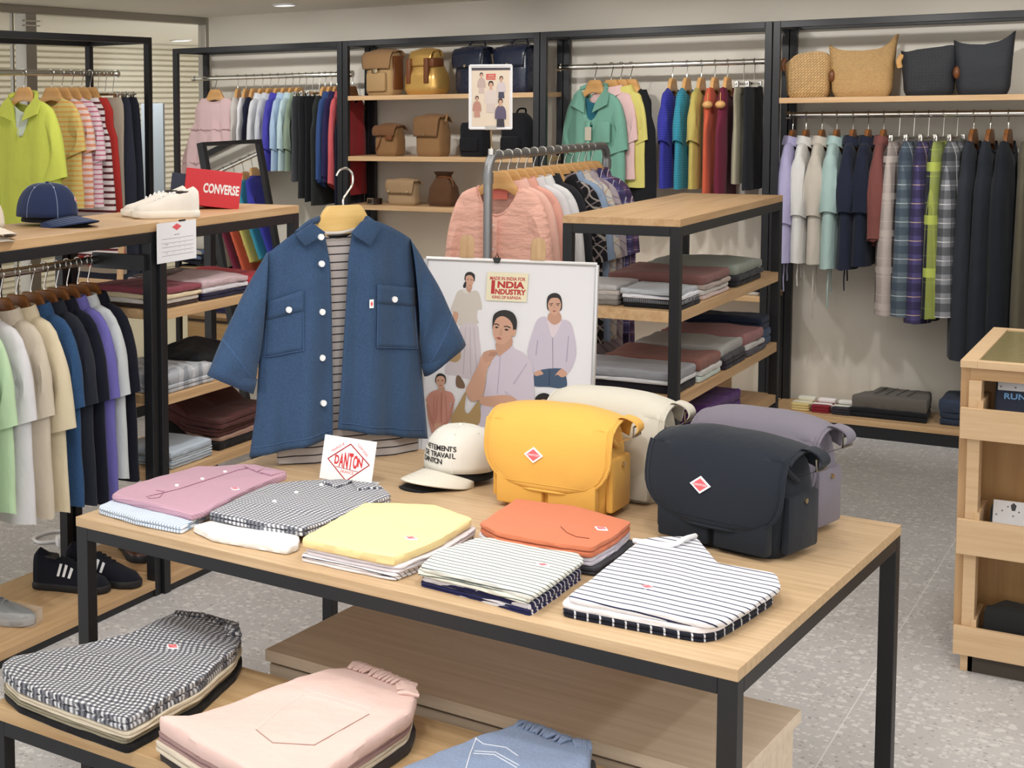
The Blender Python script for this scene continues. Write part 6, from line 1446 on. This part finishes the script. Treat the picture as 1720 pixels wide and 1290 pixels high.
# ================================================================== small poster on the pipe rail
sc0 = V((PXR, py0, PZR)); SD = (sc0-EYE).dot(FWD)-.02
def s6(x, y): return EYE+ray(720+x/6.615, 100+y/6.615)*SD
A_, B_, C_, D_ = s6(457, 68), s6(922, 64), s6(920, 768), s6(455, 768)
qn = (B_-A_).cross(A_-D_).normalized()
if qn.dot(EYE-A_) < 0: qn = -qn
sm = thing('small_poster', 'small framed poster on a stem clamped to the pipe rail', 'poster', (A_+B_+C_+D_)/4); kw = dict(parent=sm, world=True, smooth=False)
MB().prism([A_, B_, C_, D_], -qn*.004).build('acrylic_back', WHITEP, **kw)
mb = MB()
for a, b in ((A_, B_), (B_, C_), (C_, D_), (D_, A_)): mb.tube([a, b], .0038, 6)
mb.build('frame', WHITEP, **kw)
_l2 = [0]
def ik(name, c, pts, par):
    _l2[0] += 1; o = .0008+.00012*_l2[0]; P_ = [s6(x, y)+qn*o for x, y in pts]
    if len(pts) > 4: P_ = smooth_path(P_, 2, True)
    return MB().prism(P_, qn*.0001).build(name, plain('ink_%d_%d_%d' % c, c, .5), par, world=True, smooth=False)
ik('top_band', (70, 66, 72), [(478, 92), (905, 90), (905, 122), (478, 124)], sm); pr2 = ik('print', (224, 208, 188), [(480, 124), (898, 118), (898, 742), (480, 745)], sm)
rb = ik('title_square', (204, 96, 84), [(637, 160), (745, 157), (742, 228), (637, 226)], sm)
for i, (x, y, s, body, low) in enumerate(((585, 165, 1., (190, 168, 160), (200, 180, 172)), (690, 268, 1.5, (214, 200, 194), (206, 190, 184)), (805, 205, 1.05, (206, 194, 198), (62, 62, 84)), (535, 425, 1., (184, 132, 116), (190, 140, 124)), (795, 460, 1.35, (92, 82, 108), (50, 44, 56)))):
    f = ik('printed_person', body, [(x-20*s, y+42*s), (x+20*s, y+42*s), (x+44*s, y+80*s), (x+46*s, y+150*s), (x+30*s, y+150*s), (x-30*s, y+150*s), (x-46*s, y+140*s), (x-40*s, y+75*s)], sm)
    ik('lower_clothes', low, [(x-28*s, y+148*s), (x+28*s, y+148*s), (x+34*s, y+215*s), (x-32*s, y+215*s)], f)
    ik('neck', SK, [(x-8*s, y+18*s), (x+8*s, y+18*s), (x+9*s, y+46*s), (x-9*s, y+46*s)], f); ik('hair', HR, [(x-19*s, y+4*s), (x-12*s, y-18*s), (x+12*s, y-18*s), (x+19*s, y+4*s), (x+14*s, y+18*s), (x-14*s, y+18*s)], f); ik('face', SK, [(x-13*s, y+2*s), (x, y-8*s), (x+13*s, y+2*s), (x+8*s, y+24*s), (x-8*s, y+24*s)], f)
tm = MB(); bu = (s6(745, 157)-s6(637, 160)).normalized(); bv = (s6(637, 160)-s6(637, 226)).normalized()
for i, (tx, yy, hh) in enumerate((('INDIA', 190, .006), ('INDUSTRY', 215, .0045))): text_mb(tm, tx, s6(691, yy)+qn*(.0008+.00012*(_l2[0]+2)), bu, bv, hh, sx=.9, depth=.0001)
tm.build('lettering', plain('title_cream', (236, 214, 196), .6), rb, world=True, smooth=False)
bq = s6(692, 765); MB().prism([s6(630, 735)+qn*.006, s6(750, 735)+qn*.006, s6(750, 782)+qn*.006, s6(630, 782)+qn*.006], -qn*.014).build('clip_base', plain('clip_grey', (190, 186, 178), .4), bevel=.001, **kw)
ft = V((PXR, py0+.03, PZR-.012)); MB().tube([s6(692, 780)-qn*.002, V((PXR+.0, py0+.03, PZR+.03)), V((PXR, py0+.03, PZR+.012))], .0035, 8).build('stem', BRASS, **kw)
MB().cyl((PXR, py0+.03, PZR+.004), (PXR, py0+.03, PZR+.026), .012).build('clamp', CHROME, **kw)

# ================================================================== odds and ends
# packaged socks in the cabinet bins
def sock_pack(x, z, c, lab, y=CY0+.05, h=.11, txt=None, w=.085):
    t = thing('sock_pack', lab, 'socks', (x, y, z), group='packaged socks in the cabinet bins', rot=(-.5, 0, .05))
    fold_mesh(rect(0, 0, w, .036), h, 1, .002, x*9, n=48, rnd_=4).build('socks', cloth('sp_%d_%d_%d' % c, c), t)
    MB().box(-w*.44, w*.44, -.021, .021, h*(.62 if txt else .45), h*1.02).build('header_card', PAPER, t, bevel=.002)
    mb = MB()
    for k in range(7): mb.cyl((-w*.36+k*w*.12, -.0212, h*(.68+.10*(k % 3))), (-w*.36+k*w*.12, -.0216, h*(.68+.10*(k % 3))), .0022, n=8)
    mb.build('printed_dots', INK, t)
    MB().prism([(-.004, -.0212, h*.80), (.004, -.0212, h*.80), (.007, -.0212, h*.92), (0, -.0212, h*.98), (-.007, -.0212, h*.92)], (0, -.0005, 0)).build('printed_mark', BLACKP, t, smooth=False)
    if txt:
        tm = MB(); text_mb(tm, txt, (0, -.0210, h*.46), (1, 0, 0), (0, 0, 1), .016, depth=.0004, sx=1.1, bold=.03); tm.build('lettering', plain('sky_ink', (120, 170, 220), .6), t, smooth=False)
    return t
sock_pack(CX0+.125, .690, (60, 66, 86), 'grey blue sock pack with a dotted card in the top bin', txt='RUN', h=.155, w=.095)
sock_pack(CX0+.215, .676, (42, 36, 44), 'dark sock pack beside the dotted one in the top bin', h=.14)
sock_pack(CX0+.13, .351, (44, 66, 86), 'teal navy sock pack with a white card in the middle bin', h=.125, w=.11)
sock_pack(CX0+.235, .351, (120, 146, 172), 'pale blue sock pack at the right of the middle bin', h=.115)
t = thing('sock_bag', 'dark folded sock bag slumped in the lowest bin', 'socks', (CX0+.14, CY0+.07, .067)); fold_mesh([(-.07, -.05), (.075, -.05), (.08, .03), (-.03, .05)], .12, 1, .004, 3, n=64).build('cloth', cloth('bag_dark', (44, 44, 44)), t)
t = thing('tape_dispenser', 'small cream rounded dispenser on the cabinet glass top', 'tool', (CX0+.155, CY0+.46, CZ-.002)); fold_mesh(rect(0, 0, .07, .10), .035, 2, .0, 1, rnd_=10).build('body', plain('cream_plastic', (236, 224, 204), .35), t)
t = thing('white_cloth', 'white cloth draped behind the cabinet at the right picture edge', 'cloth', (CX0+.26, CY1-.06, CZ)); MB().grid(lambda u, v: (lerp(-.10+.05*v, .12, u), .01*math.sin(u*9)+.02*v, .0+.17*v*(.4+.6*u)), 14, 10).build('fabric', cloth('white_cloth', (236, 236, 242)), t, solid=.006)
# white cable and plug block on the floor
pl_ = PZ(60, 905, 0); p2 = PZ(122, 915, 0)
cbl = thing('power_strip', 'white power strip and cable on the floor behind the left rack', 'power strip', (p2.x, p2.y, 0))
MB().tube(smooth_path([PZ(112, 892, .008), PZ(85, 893, .008), PZ(58, 903, .008), PZ(66, 911, .008), PZ(95, 909, .008)], 6), .006, 8).build('cable', WHITEP, cbl, world=True)
M_ = Matrix.Translation(p2) @ Matrix.Rotation(.9, 4, 'Z'); MB().box(-.06, .06, -.025, .025, 0, .035, M_).build('block', WHITEP, cbl, world=True, bevel=.003)
# slanted wooden stand seen under the left counter
st = thing('folding_stand', 'light wooden folding stand seen through the left counter rail', 'stand', (-3.62, 4.75, 0)); kw = dict(parent=st, world=True)
for dx in (0, -.26): MB().tube([(-3.60+dx, 4.72, .012), (-3.66+dx, 4.9, 1.02)], .014, 8).build('leg', OAK(2), **kw)
MB().box(-3.94, -3.62, 4.855, 4.875, .84, .88).build('crossbar', OAK(0), **kw)
MB().box(-3.93, -3.61, 4.77, 4.79, .35, .39).build('crossbar', OAK(0), **kw)
# stacked hats on the low wall shelf
cx_ = PY(342, 455, 7.66).x
for k, (c, lab) in enumerate((((34, 34, 40), 'black cap, bottom of the stack on the low wall shelf'), ((46, 48, 60), 'dark grey cap, second in the stack on the low wall shelf'), ((104, 126, 160), 'faded blue cap, third in the stack on the low wall shelf'), ((206, 200, 190), 'off white cap, topmost of the stack on the low wall shelf'))):
    cap((cx_+.004*k, 7.70, .6005+k*.032), -1.0, c, c, lab, 'caps stacked on the low wall shelf', h=.085)
